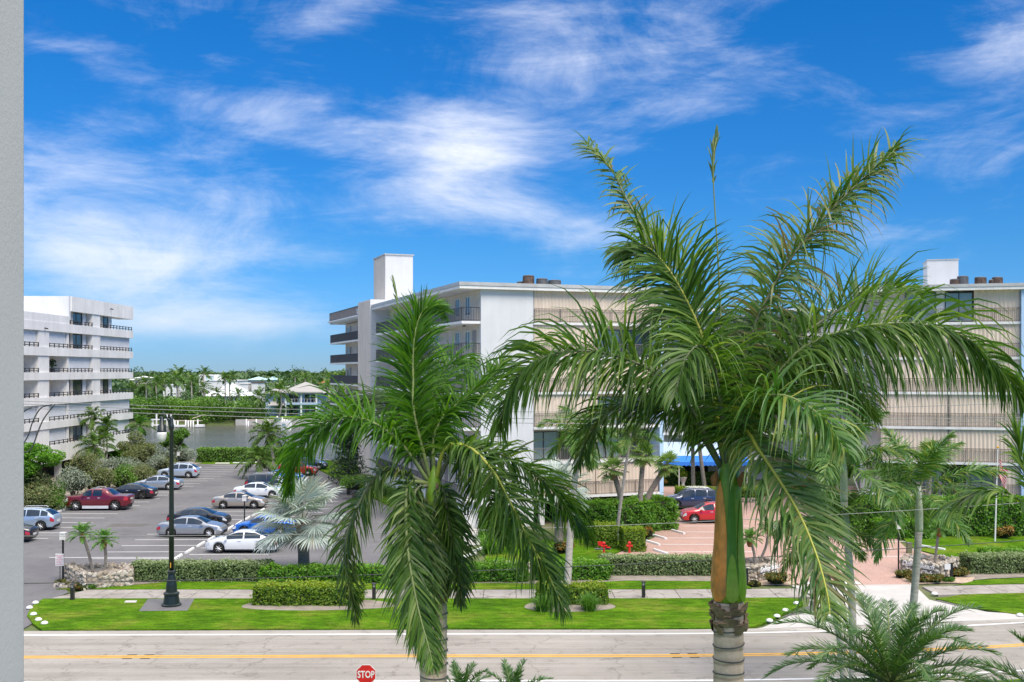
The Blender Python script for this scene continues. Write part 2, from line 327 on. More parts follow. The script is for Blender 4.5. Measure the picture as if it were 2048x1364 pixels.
def asphalt_mat(name, c0, c1, streak=None):
    m, nt, bs = nodes(name); a = texnoise(nt, .16, 6, .65); b = texnoise(nt, 40, 3, .6)
    col = ramp(nt, a, [(.36, c0), (.64, c1)])
    col = mixc(nt, .5, col, ramp(nt, b, [(.36, (.72, .72, .72)), (.64, (1.22, 1.22, 1.22))]), 'MULTIPLY')
    sp = texnoise(nt, 1.1, 7, .75); col = mixc(nt, .7, col, ramp(nt, sp, [(.34, (.62, .60, .58)), (.46, (1, 1, 1))]), 'MULTIPLY')
    if streak:   # wheel wear along the lanes, fine cracks
        tc2 = nt.nodes.new('ShaderNodeTexCoord'); vo = nt.nodes.new('ShaderNodeTexVoronoi'); vo.feature = 'DISTANCE_TO_EDGE'; vo.inputs['Scale'].default_value = .16; wn = nt.nodes.new('ShaderNodeTexNoise'); wn.inputs['Scale'].default_value = .7; wn.inputs['Detail'].default_value = 7; lnk(nt, tc2.outputs['Object'], wn.inputs['Vector']); va = nt.nodes.new('ShaderNodeVectorMath'); va.operation = 'MULTIPLY_ADD'; lnk(nt, wn.outputs['Color'], va.inputs[0]); va.inputs[1].default_value = (3, 3, 0); lnk(nt, tc2.outputs['Object'], va.inputs[2]); lnk(nt, va.outputs[0], vo.inputs['Vector']); col = mixc(nt, .5, col, ramp(nt, vo.outputs['Distance'], [(0, (.4, .39, .38)), (.008, (1, 1, 1))]), 'MULTIPLY')
        s = texnoise(nt, 1.0, 6, .6, stretch=streak); col = mixc(nt, .55, col, ramp(nt, s, [(.38, (.72, .71, .70)), (.60, (1.1, 1.1, 1.1))]), 'MULTIPLY')
        s2 = texnoise(nt, 1.0, 8, .7, stretch=(.25, 3.5, 1)); col = mixc(nt, .35, col, ramp(nt, s2, [(.38, (.74, .73, .71)), (.60, (1.1, 1.1, 1.1))]), 'MULTIPLY')
    lnk(nt, col, bs.inputs['Base Color']); bs.inputs['Roughness'].default_value = .88; bump(nt, bs, b, .25, .01); return m
M['lot'] = asphalt_mat('dark_asphalt', (.118, .116, .122), (.168, .164, .168))
M['road'] = asphalt_mat('worn_asphalt', (.285, .263, .232), (.345, .320, .286), (.015, 1.1, 1))
M['patch'] = asphalt_mat('patched_asphalt', (.10, .095, .09), (.13, .12, .11))
M['shoulder'] = asphalt_mat('pale_shoulder', (.35, .325, .29), (.405, .38, .345), (.02, 2.0, 1))
def paver_mat():
    m, nt, bs = nodes('brick_pavers'); tc = nt.nodes.new('ShaderNodeTexCoord'); mp = nt.nodes.new('ShaderNodeMapping'); mp.inputs['Rotation'].default_value = (0, 0, math.radians(45)); lnk(nt, tc.outputs['Object'], mp.inputs[0])
    b = nt.nodes.new('ShaderNodeTexBrick'); lnk(nt, mp.outputs[0], b.inputs['Vector']); b.inputs['Scale'].default_value = 4.5
    b.inputs['Color1'].default_value = (.42, .245, .195, 1); b.inputs['Color2'].default_value = (.50, .34, .285, 1); b.inputs['Mortar'].default_value = (.30, .23, .20, 1); b.inputs['Mortar Size'].default_value = .02
    a = texnoise(nt, .5, 6, .65); col = mixc(nt, .6, b.outputs[0], ramp(nt, a, [(.3, (.85, .84, .83)), (.7, (1.12, 1.1, 1.1))]), 'MULTIPLY')
    lnk(nt, col, bs.inputs['Base Color']); bs.inputs['Roughness'].default_value = .85; bump(nt, bs, b.outputs['Fac'], -.3, .01); return m
M['pavers'] = paver_mat()
def walk_mat():
    m, nt, bs = nodes('cracked_concrete'); a = texnoise(nt, .8, 6, .65); tc = nt.nodes.new('ShaderNodeTexCoord')
    v = nt.nodes.new('ShaderNodeTexVoronoi'); v.feature = 'DISTANCE_TO_EDGE'; v.inputs['Scale'].default_value = .42; v.inputs['Randomness'].default_value = 1
    w = nt.nodes.new('ShaderNodeTexNoise'); w.inputs['Scale'].default_value = 2.2; w.inputs['Detail'].default_value = 6; lnk(nt, tc.outputs['Object'], w.inputs['Vector'])
    ad = nt.nodes.new('ShaderNodeVectorMath'); ad.operation = 'MULTIPLY_ADD'; lnk(nt, w.outputs['Color'], ad.inputs[0]); ad.inputs[1].default_value = (1.1, 1.1, 0); lnk(nt, tc.outputs['Object'], ad.inputs[2]); lnk(nt, ad.outputs[0], v.inputs['Vector'])
    ck = ramp(nt, v.outputs['Distance'], [(.0, (.32, .3, .28)), (.022, (1, 1, 1))]); col = ramp(nt, a, [(.36, (.26, .235, .21)), (.64, (.365, .335, .305))])
    lnk(nt, mixc(nt, .8, col, ck, 'MULTIPLY'), bs.inputs['Base Color']); bs.inputs['Roughness'].default_value = .9; return m
M['walk'] = walk_mat()
def ground_mat():
    m, nt, bs = nodes('mixed_ground'); a = texnoise(nt, .09, 6, .6); b = texnoise(nt, 3, 5, .7)
    col = ramp(nt, a, [(.35, (.06, .10, .02)), (.55, (.10, .13, .04)), (.7, (.20, .17, .12))]); col = mixc(nt, .6, col, ramp(nt, b, [(.3, (.7, .7, .7)), (.7, (1.25, 1.25, 1.25))]), 'MULTIPLY')
    lnk(nt, col, bs.inputs['Base Color']); bs.inputs['Roughness'].default_value = .95; return m
M['ground'] = ground_mat()
def water_mat():
    m, nt, bs = nodes('canal_water'); a = texnoise(nt, .03, 5, .6, stretch=(1, 2.5, 1))
    lnk(nt, ramp(nt, a, [(.3, (.075, .078, .058)), (.7, (.115, .115, .09))]), bs.inputs['Base Color']); bs.inputs['Roughness'].default_value = .16; bs.inputs['IOR'].default_value = 1.33
    w = texnoise(nt, .55, 8, .7, stretch=(.55, 1.3, 1)); bump(nt, bs, w, 1.0, .5); return m
M['water'] = water_mat()
# ------------------------------------------------------------------ terrain, water
prof = [(-60, 0), (0, 0), (40, -.02), (146.5, -.02), (147.2, -2.8), (257, -2.8), (262, -1.3), (266, .1), (272, .3), (700, .3), (1500, .5), (9000, .5)]
V = []; Fc = []
xs = [-4000, -1000, -200, -60, 0, 60, 200, 1000, 4000]
for y, z in prof: V += [(x, y, z-.02) for x in xs]
k = len(xs)
for i in range(len(prof)-1):
    for j in range(k-1): Fc.append((i*k+j, i*k+j+1, (i+1)*k+j+1, (i+1)*k+j))
mesh_obj('ground', np.array(V, float), Fc, M['ground'], kind='structure')
MB().add([(-900, 146.8, -1.05), (900, 146.8, -1.05), (900, 264, -1.05), (-900, 264, -1.05)], [(0, 1, 2, 3)]).build('canal_water', M['water'], kind='structure')
mbk = MB(); mbk.box(-300, 200, 146.55, 147.0, -2.8, .12); mbk.build('seawall', M['concrete'], kind='structure')
def sheet(name, pts, z, material, parent=None, th=.05):
    mb = MB(); mb.prism(pts, z-th, z); return mb.build(name, material, parent, kind=None if parent else 'structure')
# ------------------------------------------------------------------ road with markings
def ro(X): return .0058*max(0, X-5)**2-.012*max(0, -X-2)
def so_(X): return .0027*max(0, X-5)**2
def band(name, y0, y1, z, material, parent=None, x0=-75, x1=75, fn=ro, n=60, th=.03):
    xs = np.linspace(x0, x1, n); a = [(x, y0+fn(x)) for x in xs]; b = [(x, y1+fn(x)) for x in xs]
    V = [(x, y, zz) for zz in (z-th, z) for x, y in a+b]; Fc = []
    for i in range(n-1):
        Fc += [(2*n+i, 2*n+i+1, 3*n+i+1, 3*n+i), (i, i+1, 2*n+i+1, 2*n+i), (n+i+1, n+i, 3*n+i, 3*n+i+1)]
    return mesh_obj(name, np.array(V, float), Fc, material, parent, kind=None if parent else 'structure')
road = band('road', 41.2, 50.45, .02, M['road'])
for y0, y1 in ((42.2, 42.36), (49.72, 49.88)): band('edge_line', y0, y1, .026, M['line'], road, th=.004)
for y0, y1 in ((45.78, 45.92), (46.04, 46.18)): band('centre_line', y0, y1, .026, M['yellow'], road, th=.004)
band('pale_shoulder', 49.9, 50.6, .024, M['shoulder'], road, th=.004)
for x in (-16.5, 6.8, 19.9):
    for dx in (0, .75):
        for dy in (-.3, .3):
            mb = MB(); mb.prism([(x+dx, 45.93+ro(x)+dy), (x+dx+.42, 45.95+ro(x)+dy), (x+dx+.4, 46.03+ro(x)+dy), (x+dx+.03, 46.0+ro(x)+dy)], .027, .042); mb.build('road_stud_patch', M['patch'], road)
# ------------------------------------------------------------------ lot, driveways, lawns, walk
lot_poly = [(-41, 140.5), (-41, 76), (-37, 62), (-30, 57), (-29.5, 50.5+ro(-29.5)), (-23.1, 50.4), (-23.2, 53.2), (-24.6, 56), (-24.4, 59.2), (-26.2, 61.8), (-26.3, 63.2), (-6.5, 63.6), (-6.0, 80), (-9.5, 92), (-24.5, 134), (-26, 140.5)]
lot = sheet('parking_lot', lot_poly, .03, M['lot'])
fore = sheet('concrete_forecourt', [(-6.4, 72.6), (-2.2, 75.5), (-2.5, 82.9), (-6.3, 84), (-7.0, 78)], .045, M['concrete'])
pv = [(6.9, 69.2), (6.3, 70.3), (10.6, 79.0), (11.2, 88.5), (16, 96), (13.0, 113), (40, 114), (38, 100), (30.5, 89), (28.2, 79.6), (27.2, 74.4), (28.6, 67.8), (25.8, 66.4), (23.6, 64.9), (22.6, 61.1), (16.4, 60.9), (16.2, 64), (15.2, 66), (9, 66.2)]
drive = sheet('paved_driveway', pv, .032, M['pavers'])
apron = sheet('driveway_apron', [(15.8, 61.0), (16.3, 58.6), (15.2, 55.2), (11.9, 51.0), (11.5, 50.5+ro(11.5)), (27.5, 50.2+ro(27.5)), (24.0, 54.3), (22.2, 57.2), (22.9, 61.3)], .036, M['concrete'])
sheet('tarred_corner', [(15.75, 56.9), (15.4, 55.7), (13.3, 53.1), (15.1, 54.2), (16.3, 56.6)], .040, M['patch'], apron, th=.004)
sheet('tarred_corner', [(22.3, 57.0), (23.0, 55.7), (25.4, 53.5), (25.6, 54.3), (23.3, 57.2)], .040, M['patch'], apron, th=.004)
swk = thing('sidewalk', 'x', 'x'); del swk['label'], swk['category']; swk['kind'] = 'structure'; BASE[swk] = np.zeros(3)
x = -24.3; i = 0
while x < 42:
    wdt = 1.75+R.uniform(-.04, .04); x2 = x+wdt
    if not (15.9 < x+wdt/2 < 22.9):
        a, b = so_(x), so_(x2); l = .35 if i == 0 else 0; z = .05+R.uniform(0, .012)
        mb = MB(); mb.prism([(x-.0+l*-1.0, 57.42+a), (x2-.03, 57.42+b), (x2-.03, 59.72+b), (x+l*2.2, 59.72+a)], -.05, z); mb.build('paving_slab', M['walk'], swk)
    x = x2; i += 1
ln = [G(u, v)[:2] for u, v in ((86, 1200), (62, 1216), (54, 1234), (66, 1250), (84, 1263))]+[(x, 50.66+ro(x)) for x in np.linspace(-21.6, 11.2, 14)]+[(12.0, 51.6), (13.7, 53.9), (15.2, 56.0), (15.4, 57.3)]+[(x, 57.36+so_(x)) for x in np.linspace(14.5, -24.0, 10)]
lawn1 = sheet('front_lawn', ln, .075, M['lawn'], th=.1)
sheet('verge_lawn', [(-25.4, 59.85), (-24.6, 60.2), (-22.0, 60.6), (-19.8, 61.9), (-12, 61.9), (-6.0, 61.2), (-1.0, 61.5), (3.2, 61.2), (6.5, 62.2), (13.2, 62.0), (13.4, 59.9+so_(13.4))]+[(x, 59.78+so_(x)) for x in np.linspace(12, -23, 8)], .075, M['lawn'], th=.1)
sheet('verge_lawn', [(25.2, 60.9), (27.0, 62.4), (30.5, 63.2), (45, 66), (45, 59.85+so_(45))]+[(x, 59.8+so_(x)) for x in np.linspace(42, 25, 6)], .075, M['lawn'], th=.1)
sheet('front_lawn', [(22.6, 57.3)]+[(x, 57.36+so_(x)) for x in np.linspace(24.5, 46, 8)]+[(46, 50.8+ro(46))]+[(x, 50.75+ro(x)) for x in np.linspace(44, 28.2, 8)]+[(25.6, 53.3), (23.6, 55.2)], .075, M['lawn'], th=.1)
sheet('court_lawn', [(29.2, 67.6), (27.5, 73.6), (28.6, 79.0), (46, 79), (46, 67.9), (32, 66.4)], .06, M['lawn'], th=.1)
sheet('court_lawn', [(6.8, 69.3), (6.2, 70.4), (9.1, 76.0), (4, 78), (-1.5, 76), (-1.8, 69), (.5, 67.2), (6.2, 67.4)], .06, M['lawn'], th=.1)
sheet('side_lawn', [(-5.8, 80), (-9.2, 92), (-24.2, 134), (-25.5, 146), (-22, 146), (-8, 103), (-5.4, 88)], .06, M['lawn'], th=.1)
sheet('bank_lawn', [(-41, 140.6), (-26, 140.6), (-25.6, 146.3), (-41, 146.3)], .06, M['lawn'], th=.1)
sheet('near_verge', [(-60, 41.15), (-60, 5), (60, 5), (60, 41.4+ro(60))]+[(x, 41.1+ro(x)) for x in np.linspace(55, -50, 24)], .045, M['lawn'], th=.1)
# planting beds of sand and mulch
def bed(pts, z=.085): return sheet('planting_bed', pts, z, M['dirt'], th=.02)
def oval(cx, cy, rx, ry, n=26, wob=.08): return [(cx+rx*math.cos(t)*(1+wob*math.sin(3*t+cx)), cy+ry*math.sin(t)*(1+wob*math.cos(2*t+cy))) for t in np.linspace(0, 2*math.pi, n, endpoint=False)]
bed(oval(-10.1, 55.8, 3.95, 1.45)); bed(oval(2.95, 55.6, 2.3, 1.55))
bed([(-22.4, 60.8), (-19.8, 62.05), (-12, 62.05), (-6, 61.4), (-1, 61.7), (3.2, 61.4), (6.5, 62.4), (13.2, 62.2), (13.6, 66.2), (6, 67.2), (0, 66.8), (-6.2, 63.7), (-22.5, 63.3)], .05)
bed([(25.5, 62.0), (28, 63.0), (46, 66.4), (46, 67.9), (28.6, 66.9), (26.9, 65.0)], .05)
sheet('pebble_bed', [(22.7, 61.3), (24.8, 60.9+so_(24)), (26.3, 61.6), (27.3, 63.4), (25.0, 63.3), (23.6, 64.6), (22.8, 63.0)], .055, M['pebble'])
sheet('pebble_bed', [(12.9, 61.2), (16.2, 61.2), (16.3, 63.2), (14.6, 62.6), (13.0, 62.6)], .055, M['pebble'])
sheet('pebble_bed', [(-25.6, 60.4), (-24.3, 59.95), (-22.0, 60.7), (-22.5, 62), (-25.3, 62)], .055, M['pebble'])
bed([(-60, 146), (-41.2, 146), (-41.2, 76), (-37.2, 62), (-45, 58), (-60, 58)], .02)
sheet('side_garden_lawn', [(-52, 146), (-43.5, 146), (-43.5, 128), (-52, 124)], .05, M['lawn'])
# parking lines
pl = lot
def pline(x0, x1, y, slope=0.0, z=.036, w=.11, parent=lot):
    mb = MB(); mb.add([(x0, y, z), (x1, y+slope, z), (x1, y+slope+w, z), (x0, y+w, z)], [(0, 1, 2, 3)]); return mb.build('parking_line', M['line'], parent)
for i in range(24): pline(-38.6+(i < 3)*.4, -33.6-(.0 if i % 2 else .1), 78.2+2.72*i, -.18)
for i in range(17): pline(-27.2, -22.0, 69.6+2.62*i, .1)
for i in range(17): pline(-21.4, -16.2, 68.6+2.62*i, .1)
mb = MB(); mb.add([(-30.2, 70.1, .036), (-22.4, 70.1, .036), (-22.4, 70.22, .036), (-30.2, 70.22, .036)], [(0, 1, 2, 3)]); mb.build('parking_line', M['line'], lot)
mb = MB(); mb.add([(-9, 66, .036), (-6.6, 66.0, .036), (-6.6, 66.12, .036), (-9, 66.12, .036)], [(0, 1, 2, 3)]); mb.build('parking_line', M['line'], lot)
for u0, u1, v in ((1330, 1440, 1105), (1325, 1440, 1090), (1328, 1440, 1077), (1358, 1440, 1065), (1368, 1445, 1053)):
    a, b = G(u0, v), G(u1, v); pline(a[0], b[0]+2.2, a[1], 0, .038, .12, drive)
for u0, u1, v in ((1676, 1815, 1084), (1700, 1845, 1099), (1722, 1880, 1114)):
    a, b = G(u0, v), G(u1, v); pline(a[0], b[0], a[1], 0, .038, .12, drive)
a = G(1590, 1166); mb = MB(); mb.prism([(16.6, 61.35), (20.0, 61.5), (19.9, 62.1), (16.5, 61.95)], .034, .039); mb.build('stop_bar', M['line'], drive)
mb = MB(); mb.prism([G(u, v)[:2] for u, v in ((212, 1054), (225, 1048), (302, 1049), (285, 1054))], .031, .035); mb.build('asphalt_patch', M['patch'], lot)
mb = MB(); mb.prism([G(u, v)[:2] for u, v in ((318, 1030), (345, 1027), (385, 1028), (355, 1031))], .031, .035); mb.build('asphalt_patch', M['patch'], lot)
# lamp pad, meter lid
sheet('dark_lamp_pad', [G(u, v)[:2] for u, v in ((278, 1225), (296, 1201), (389, 1200), (375, 1224))], .082, M['lot'], lawn1, th=.02)
mb = MB(); mb.prism([G(u, v)[:2] for u, v in ((248, 1208), (252, 1204), (274, 1204), (272, 1208))], .07, .088); tag(mb.build('meter_lid', M['concrete']), 'small pale concrete meter lid in the lawn left of the street lamp', 'lid')
# ------------------------------------------------------------------ foliage builders
def leaf_arrays(Pt, Nm, size, aspect=.5, jit=.6):
    """One folded rhombic leaf at every point; returns vertices and quads."""
    n = len(Pt); Nm = unit(Nm+NR.normal(0, jit, (n, 3))); t = unit(np.cross(Nm, NR.normal(0, 1, (n, 3)))); b = np.cross(Nm, t)
    s = (size*NR.uniform(.6, 1.35, n))[:, None]; w = s*aspect*.5
    V = np.stack([Pt-t*s*.5, Pt+b*w-Nm*s*.08, Pt+t*s*.5-Nm*s*.12, Pt-b*w-Nm*s*.08], 1).reshape(-1, 3)
    return V, np.arange(4*n).reshape(n, 4)
def leaves(name, Pt, Nm, size, m, parent, aspect=.5, jit=.6, rnd=None, kind=None):
    V, Fq = leaf_arrays(Pt, Nm, size, aspect, jit)
    if rnd is None: rnd = np.clip(NR.normal(.5, .24, len(Pt)), 0, 1)
    return mesh_obj(name, V, Fq, m, parent, False, None, rnd, kind)
def hedge(name, label, path, w, h, m, n, size=.12, group=None, lump=.10, z0=.05, cat='hedge', aspect=.55, core=True, top=None, round_=.18):
    path = np.array([p[:2] for p in path], float); base = (*path.mean(0), z0)
    t = thing(name, label, cat, base, group=group)
    sg = np.linalg.norm(np.diff(path, axis=0), axis=1); cs = np.r_[0, np.cumsum(sg)]; L = cs[-1]
    q = NR.uniform(0, L, n); per = np.array([h, w, h]); pr = NR.uniform(0, per.sum(), n)
    ends = int(n*min(.3, w/(L+w))); q[:ends//2] = NR.uniform(0, .02, ends//2); q[ends//2:ends] = L-NR.uniform(0, .02, ends-ends//2)
    x = np.interp(q, cs, path[:, 0]); y = np.interp(q, cs, path[:, 1])
    idx = np.clip(np.searchsorted(cs, q)-1, 0, len(sg)-1); d = np.diff(path, axis=0)[idx]/sg[idx][:, None]; nn = np.stack([-d[:, 1], d[:, 0]], 1)
    off = np.where(pr < h, -w/2, np.where(pr < h+w, pr-h-w/2, w/2)); z = np.where(pr < h, pr, np.where(pr < h+w, h, h-(pr-h-w)))
    nx = np.where(pr < h, -1., np.where(pr < h+w, 0, 1.)); nz = np.where((pr >= h) & (pr < h+w), 1., .15)
    e = np.arange(n) < ends; off[e] = NR.uniform(-w/2, w/2, e.sum()); z[e] = NR.uniform(0, h, e.sum()); nx[e] = 0; nz[e] = .15
    en = np.where(e, np.where(q < L/2, -1., 1.), 0.)
    # round the top edges and give the clipped faces a slightly lumpy, uneven surface
    c = np.maximum(0, np.abs(off)-(w/2-round_))/round_; dz = np.maximum(0, z-(h-round_))/round_; rr = np.sqrt(c*c+dz*dz); k = np.where(rr > 1, 1-1/np.maximum(rr, 1e-6), 0)
    off = off-np.sign(off)*c*k*round_; z = z-dz*k*round_
    lm = lump*(np.sin(q*2.3+off*3)*.4+np.sin(q*5.1+z*4+1.3)*.35+NR.normal(0, .45, n)); lm = lm+np.where(NR.random(n) < .035, NR.uniform(.08, .26, n), 0)     # stray shoots
    Pt = np.stack([x+nn[:, 0]*(off+nx*lm)+d[:, 0]*en*lm, y+nn[:, 1]*(off+nx*lm)+d[:, 1]*en*lm, z0+z+nz*lm*.8], 1)
    Nm = np.stack([nn[:, 0]*nx+d[:, 0]*en, nn[:, 1]*nx+d[:, 1]*en, nz], 1)
    rnd = np.clip(NR.normal(.40, .22, n)+.30*(np.where((pr >= h) & (pr < h+w) & ~e, 1, 0) if top is None else top), 0, 1)  # top leaves shifted paler: the lit top is put into the colour
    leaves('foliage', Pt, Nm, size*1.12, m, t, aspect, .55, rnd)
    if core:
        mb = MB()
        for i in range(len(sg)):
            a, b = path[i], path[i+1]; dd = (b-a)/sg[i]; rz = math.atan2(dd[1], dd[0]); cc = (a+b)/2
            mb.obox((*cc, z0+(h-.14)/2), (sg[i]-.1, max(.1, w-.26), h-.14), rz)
        mb.build('dark_core', M['core'], t)  # solid dark box added against see-through, inner shade in its colour
    return t
def blob_leaves(c, r, n, size, rnd_shift=0.0):
    d = unit(NR.normal(0, 1, (n, 3))); q = NR.uniform(.72, 1.05, n)[:, None]; Pt = np.array(c)+d*q*np.array(r); return Pt, d
def bush(name, label, c, r, m, n, size=.14, clumps=9, group=None, cat='shrub', jit=.7, aspect=.5, stems=True, core=.55, flowers=None):
    """Loose shrub: leaf clumps of unequal size spread over an ellipsoid, stems below."""
    c = np.array(c, float); r = np.array(r, float); t = thing(name, label, cat, (c[0], c[1], 0.03), group=group)
    Pa, Na = [], []; mb = MB()
    for i in range(clumps):
        d = unit(NR.normal(0, 1, 3)); d[2] = abs(d[2])*.9-.25*(i % 3 == 0); cc = c+d*r*NR.uniform(.45, .75); rr = r*NR.uniform(.34, .58)
        Pq, Nq = blob_leaves(cc, rr, n//clumps, size); Pa.append(Pq); Na.append(Nq)
        if stems: mb.tube(spline([(c[0]+d[0]*.15, c[1]+d[1]*.15, .02), (c+(cc-c)*.5)-np.array([0, 0, r[2]*.35]), cc], 6), np.linspace(.05, .015, 6)*max(1, r[2]/1.2), 5)
    Pt = np.concatenate(Pa); Nm = np.concatenate(Na); k = Pt[:, 2] > .08; Pt, Nm = Pt[k], Nm[k]
    leaves('foliage', Pt, Nm, size, m, t, aspect, jit)
    if stems: mb.build('stems', M['bark'], t, True)
    if flowers: leaves('flowers', Pt[:flowers[1]]+unit(Nm[:flowers[1]])*.08, Nm[:flowers[1]], size*1.3, flowers[0], t, .9)
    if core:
        d = unit(NR.normal(0, 1, (700, 3))); q = c+d*r*core*NR.uniform(.6, 1, (700, 1)); q = q[q[:, 2] > .05]; leaves('dark_inner_leaves', q, d[:len(q)], size*2.0, M['core'], t, .8, .5)  # large dark leaves fill the middle, its shade painted in
    return t
def tree(name, label, base, height, crown_r, m, n, size=.2, limbs=7, trunk_r=.16, clumps=22, group=None, lean=(0, 0), bark=None, zfrac=.62, cat='tree'):
    base = np.array(base, float); t = thing(name, label, cat, base, group=group); top = base+np.array([lean[0], lean[1], height*zfrac]); mb = MB()
    mb.tube(spline([base, base+(top-base)*.35+np.array([.15, 0, 0]), base+(top-base)*.7], 8), np.linspace(trunk_r, trunk_r*.6, 8), 8)
    fork = base+(top-base)*.45; Pa, Na = [], []
    for i in range(clumps):
        d = unit(NR.normal(0, 1, 3)); cc = top+d*np.array(crown_r)*NR.uniform(.35, .85); rr = np.array(crown_r)*NR.uniform(.24, .42)*np.array([1, 1, .8])
        Pq, Nq = blob_leaves(cc, rr, n//clumps, size); Pa.append(Pq); Na.append(Nq)
        if i < limbs*2: mb.tube(spline([fork+np.array([0, 0, i*.03]), fork+(cc-fork)*.5+np.array([0, 0, .2]), cc], 6), np.linspace(trunk_r*.5, .02, 6), 6)
    mb.build('trunk', bark or M['bark'], t, True); Pt = np.concatenate(Pa); k = Pt[:, 2] > base[2]+.15
    leaves('crown', Pt[k], np.concatenate(Na)[k], size, m, t, .65, .8); return t
# ------------------------------------------------------------------ palms
def frond_arrays(pts, nleaf=90, L=.8, w=.04, droop=.55, side=None, a0=70, a1=22, dih=(.25, -.15), wind=(0, 0, 0), start=.16, ragged=0.0, seg=5, t_peak=.42, tip=.25, up=0.0, miss=0.0, roll=.5, bend=0.0, taper=1.0):
    """Leaflets on both sides of a midrib through pts: each a tapering ribbon that leaves the rib forward and sags."""
    C = spline(pts, 64); T = unit(np.gradient(C, axis=0))
    if side is None:
        q = C[-1]-C[0]; q[2] = 0; side = np.cross(q, (0, 0, 1.))
    S0 = unit(np.array(side, float)); tt = np.linspace(start, .995, nleaf); V = []; Fq = []; rn = []
    for sgn in (-1, 1):
        for t in tt:
            if R.random() < miss*(.3+t): continue
            t = min(.998, t+R.uniform(-.5, .5)*(1-start)/nleaf); i = min(62, int(t*63)); f = t*63-i
            p = C[i]*(1-f)+C[i+1]*f; Tn = T[i]; S1 = unit(S0-Tn*np.dot(S0, Tn)); N1 = np.cross(S1, Tn)
            if N1[2] < 0 and abs(Tn[2]) < .95: N1 = -N1
            x = (t-start)/(1-start); al = math.radians(a0+(a1-a0)*x+R.gauss(0, 8)); be = R.choice(dih)+R.gauss(0, .24)
            d = math.cos(al)*Tn+math.sin(al)*(sgn*S1*math.cos(be)+N1*math.sin(be)); d = unit(d)
            lp = (.45+.55*x/t_peak) if x < t_peak else 1-(1-tip)*((x-t_peak)/(1-t_peak))**1.5
            ln = L*lp*R.uniform(.85, 1.1)
            if ragged and R.random() < ragged: ln *= R.uniform(.35, .8)
            wd = unit(np.cross(d, np.cross(Tn, d))*1.0); n0 = np.cross(d, wd); ro_ = R.uniform(-roll, roll); wd = wd*math.cos(ro_)+n0*math.sin(ro_)
            g = droop*R.uniform(.7, 1.3); q = p.copy(); row = []; ww = w*R.uniform(.8, 1.15)
            prof = (.55, 1.0, .95, .72, .42, .04) if seg == 5 else (.6, 1.0, .65, .04)
            kink = R.randrange(2, seg) if R.random() < bend else 99
            for k in range(seg+1):
                hw = ww*prof[k]*.5; row += [q-wd*hw, q+wd*hw]
                d = unit(d+np.array([0, 0, -1.])*g*(.25+.35*k)/seg*2+np.array(wind)*(.4+.3*k)/seg+np.array([0, 0, up])/seg)
                if k == kink: d = unit(d+np.array([R.uniform(-.5, .5), R.uniform(-.5, .5), -1.6]))
                wd = unit(wd-d*np.dot(wd, d)); q = q+d*ln/seg
            b = len(V); V += row; r_ = min(1, max(0, R.gauss(.45, .26)))
            for k in range(seg): Fq.append((b+2*k, b+2*k+1, b+2*k+3, b+2*k+2)); rn.append(r_)
    return C, np.array(V), np.array(Fq), rn
def frond(parent, pts, m, rib, rib_r=.028, **kw):
    C, V, Fq, rn = frond_arrays(pts, **kw)
    o = mesh_obj('frond', V, Fq, m, parent, False, None, rn)
    MB().tube(C[::3], np.linspace(rib_r, .006, len(C[::3])), 6).build('midrib', rib, o, True)
    return o
def arc(heart, az, el, L, sag=.9, n=7, wind=(0, 0, 0)):
    """Midrib points of a frond leaving the heart at azimuth az, elevation el, bending under its weight."""
    d = np.array([math.cos(az)*math.cos(el), math.sin(az)*math.cos(el), math.sin(el)]); p = np.array(heart, float); out = [p.copy()]
    for k in range(n):
        p = p+d*L/n; out.append(p.copy()); d = unit(d+np.array([0, 0, -1.])*sag*(k+1.2)/n/n*1.9+np.array(wind)*(k+.5)/n/n)
    return out
def ringed_trunk(mb, base, top, r0, r1, bend=(0, 0, 0), n=14, rings=0, mi=0):
    base = np.array(base, float); top = np.array(top, float); mid = (base+top)/2+np.array(bend)
    C = spline([base, mid, top], n); rad = np.linspace(r0, r1, n); rad[0] *= 1.25; mb.tube(C, rad, 14, mi); return C
def palm(name, label, base, heart, r0, r1, nf, fl, leaf, m=None, rib=None, trunk=None, shaft=None, bend=(0, 0, 0), group=None, elev=(1.25, -.45), sag=.95, kw=None, seed=0, wind=(0, 0, 0), boots=None, cat='palm tree'):
    """Feather palm: trunk, optional smooth green crown shaft, nf arching fronds each its own part."""
    rr = random.Random(seed); t = thing(name, label, cat, base, group=group); heart = np.array(heart, float)
    mb = MB(); ringed_trunk(mb, base, heart-np.array([0, 0, shaft[0] if shaft else 0]), r0, r1, bend); mb.build('trunk', trunk or M['trunk_lt'], t, True)
    if shaft:
        mb = MB(); h, rs = shaft[0], shaft[1]; mb.lathe([(r1*1.02, -h-.03), (rs, -h+.08), (rs*1.02, -h*.6), (rs*.75, -h*.2), (rs*.45, .1)], 12, heart); mb.build('crown_shaft', shaft[2], t, True)
    if boots:
        mb = MB(); mb.lathe([(r1*1.02, -boots[0]), (r1*boots[1], -boots[0]*.7), (r1*boots[1]*1.05, -boots[0]*.3), (r1*.7, .05)], 10, heart); mb.build('leaf_bases', boots[2], t, True)
    K = dict(nleaf=46, L=leaf, w=.035, droop=.5, seg=3); K.update(kw or {})
    for i in range(nf):
        az = 2*math.pi*(i*.382+rr.uniform(-.04, .04)); f = i/(nf-1); el = elev[0]+(elev[1]-elev[0])*f+rr.uniform(-.1, .1)
        pts = arc(heart+np.array([0, 0, -.05*f]), az, el, fl*rr.uniform(.85, 1.08)*(.75+.25*min(1, f*3)), sag, 7, wind)
        frond(t, pts, m, rib or M['midrib'], max(.012, r1*.12), side=(-math.sin(az), math.cos(az), 0), **K)
    return t
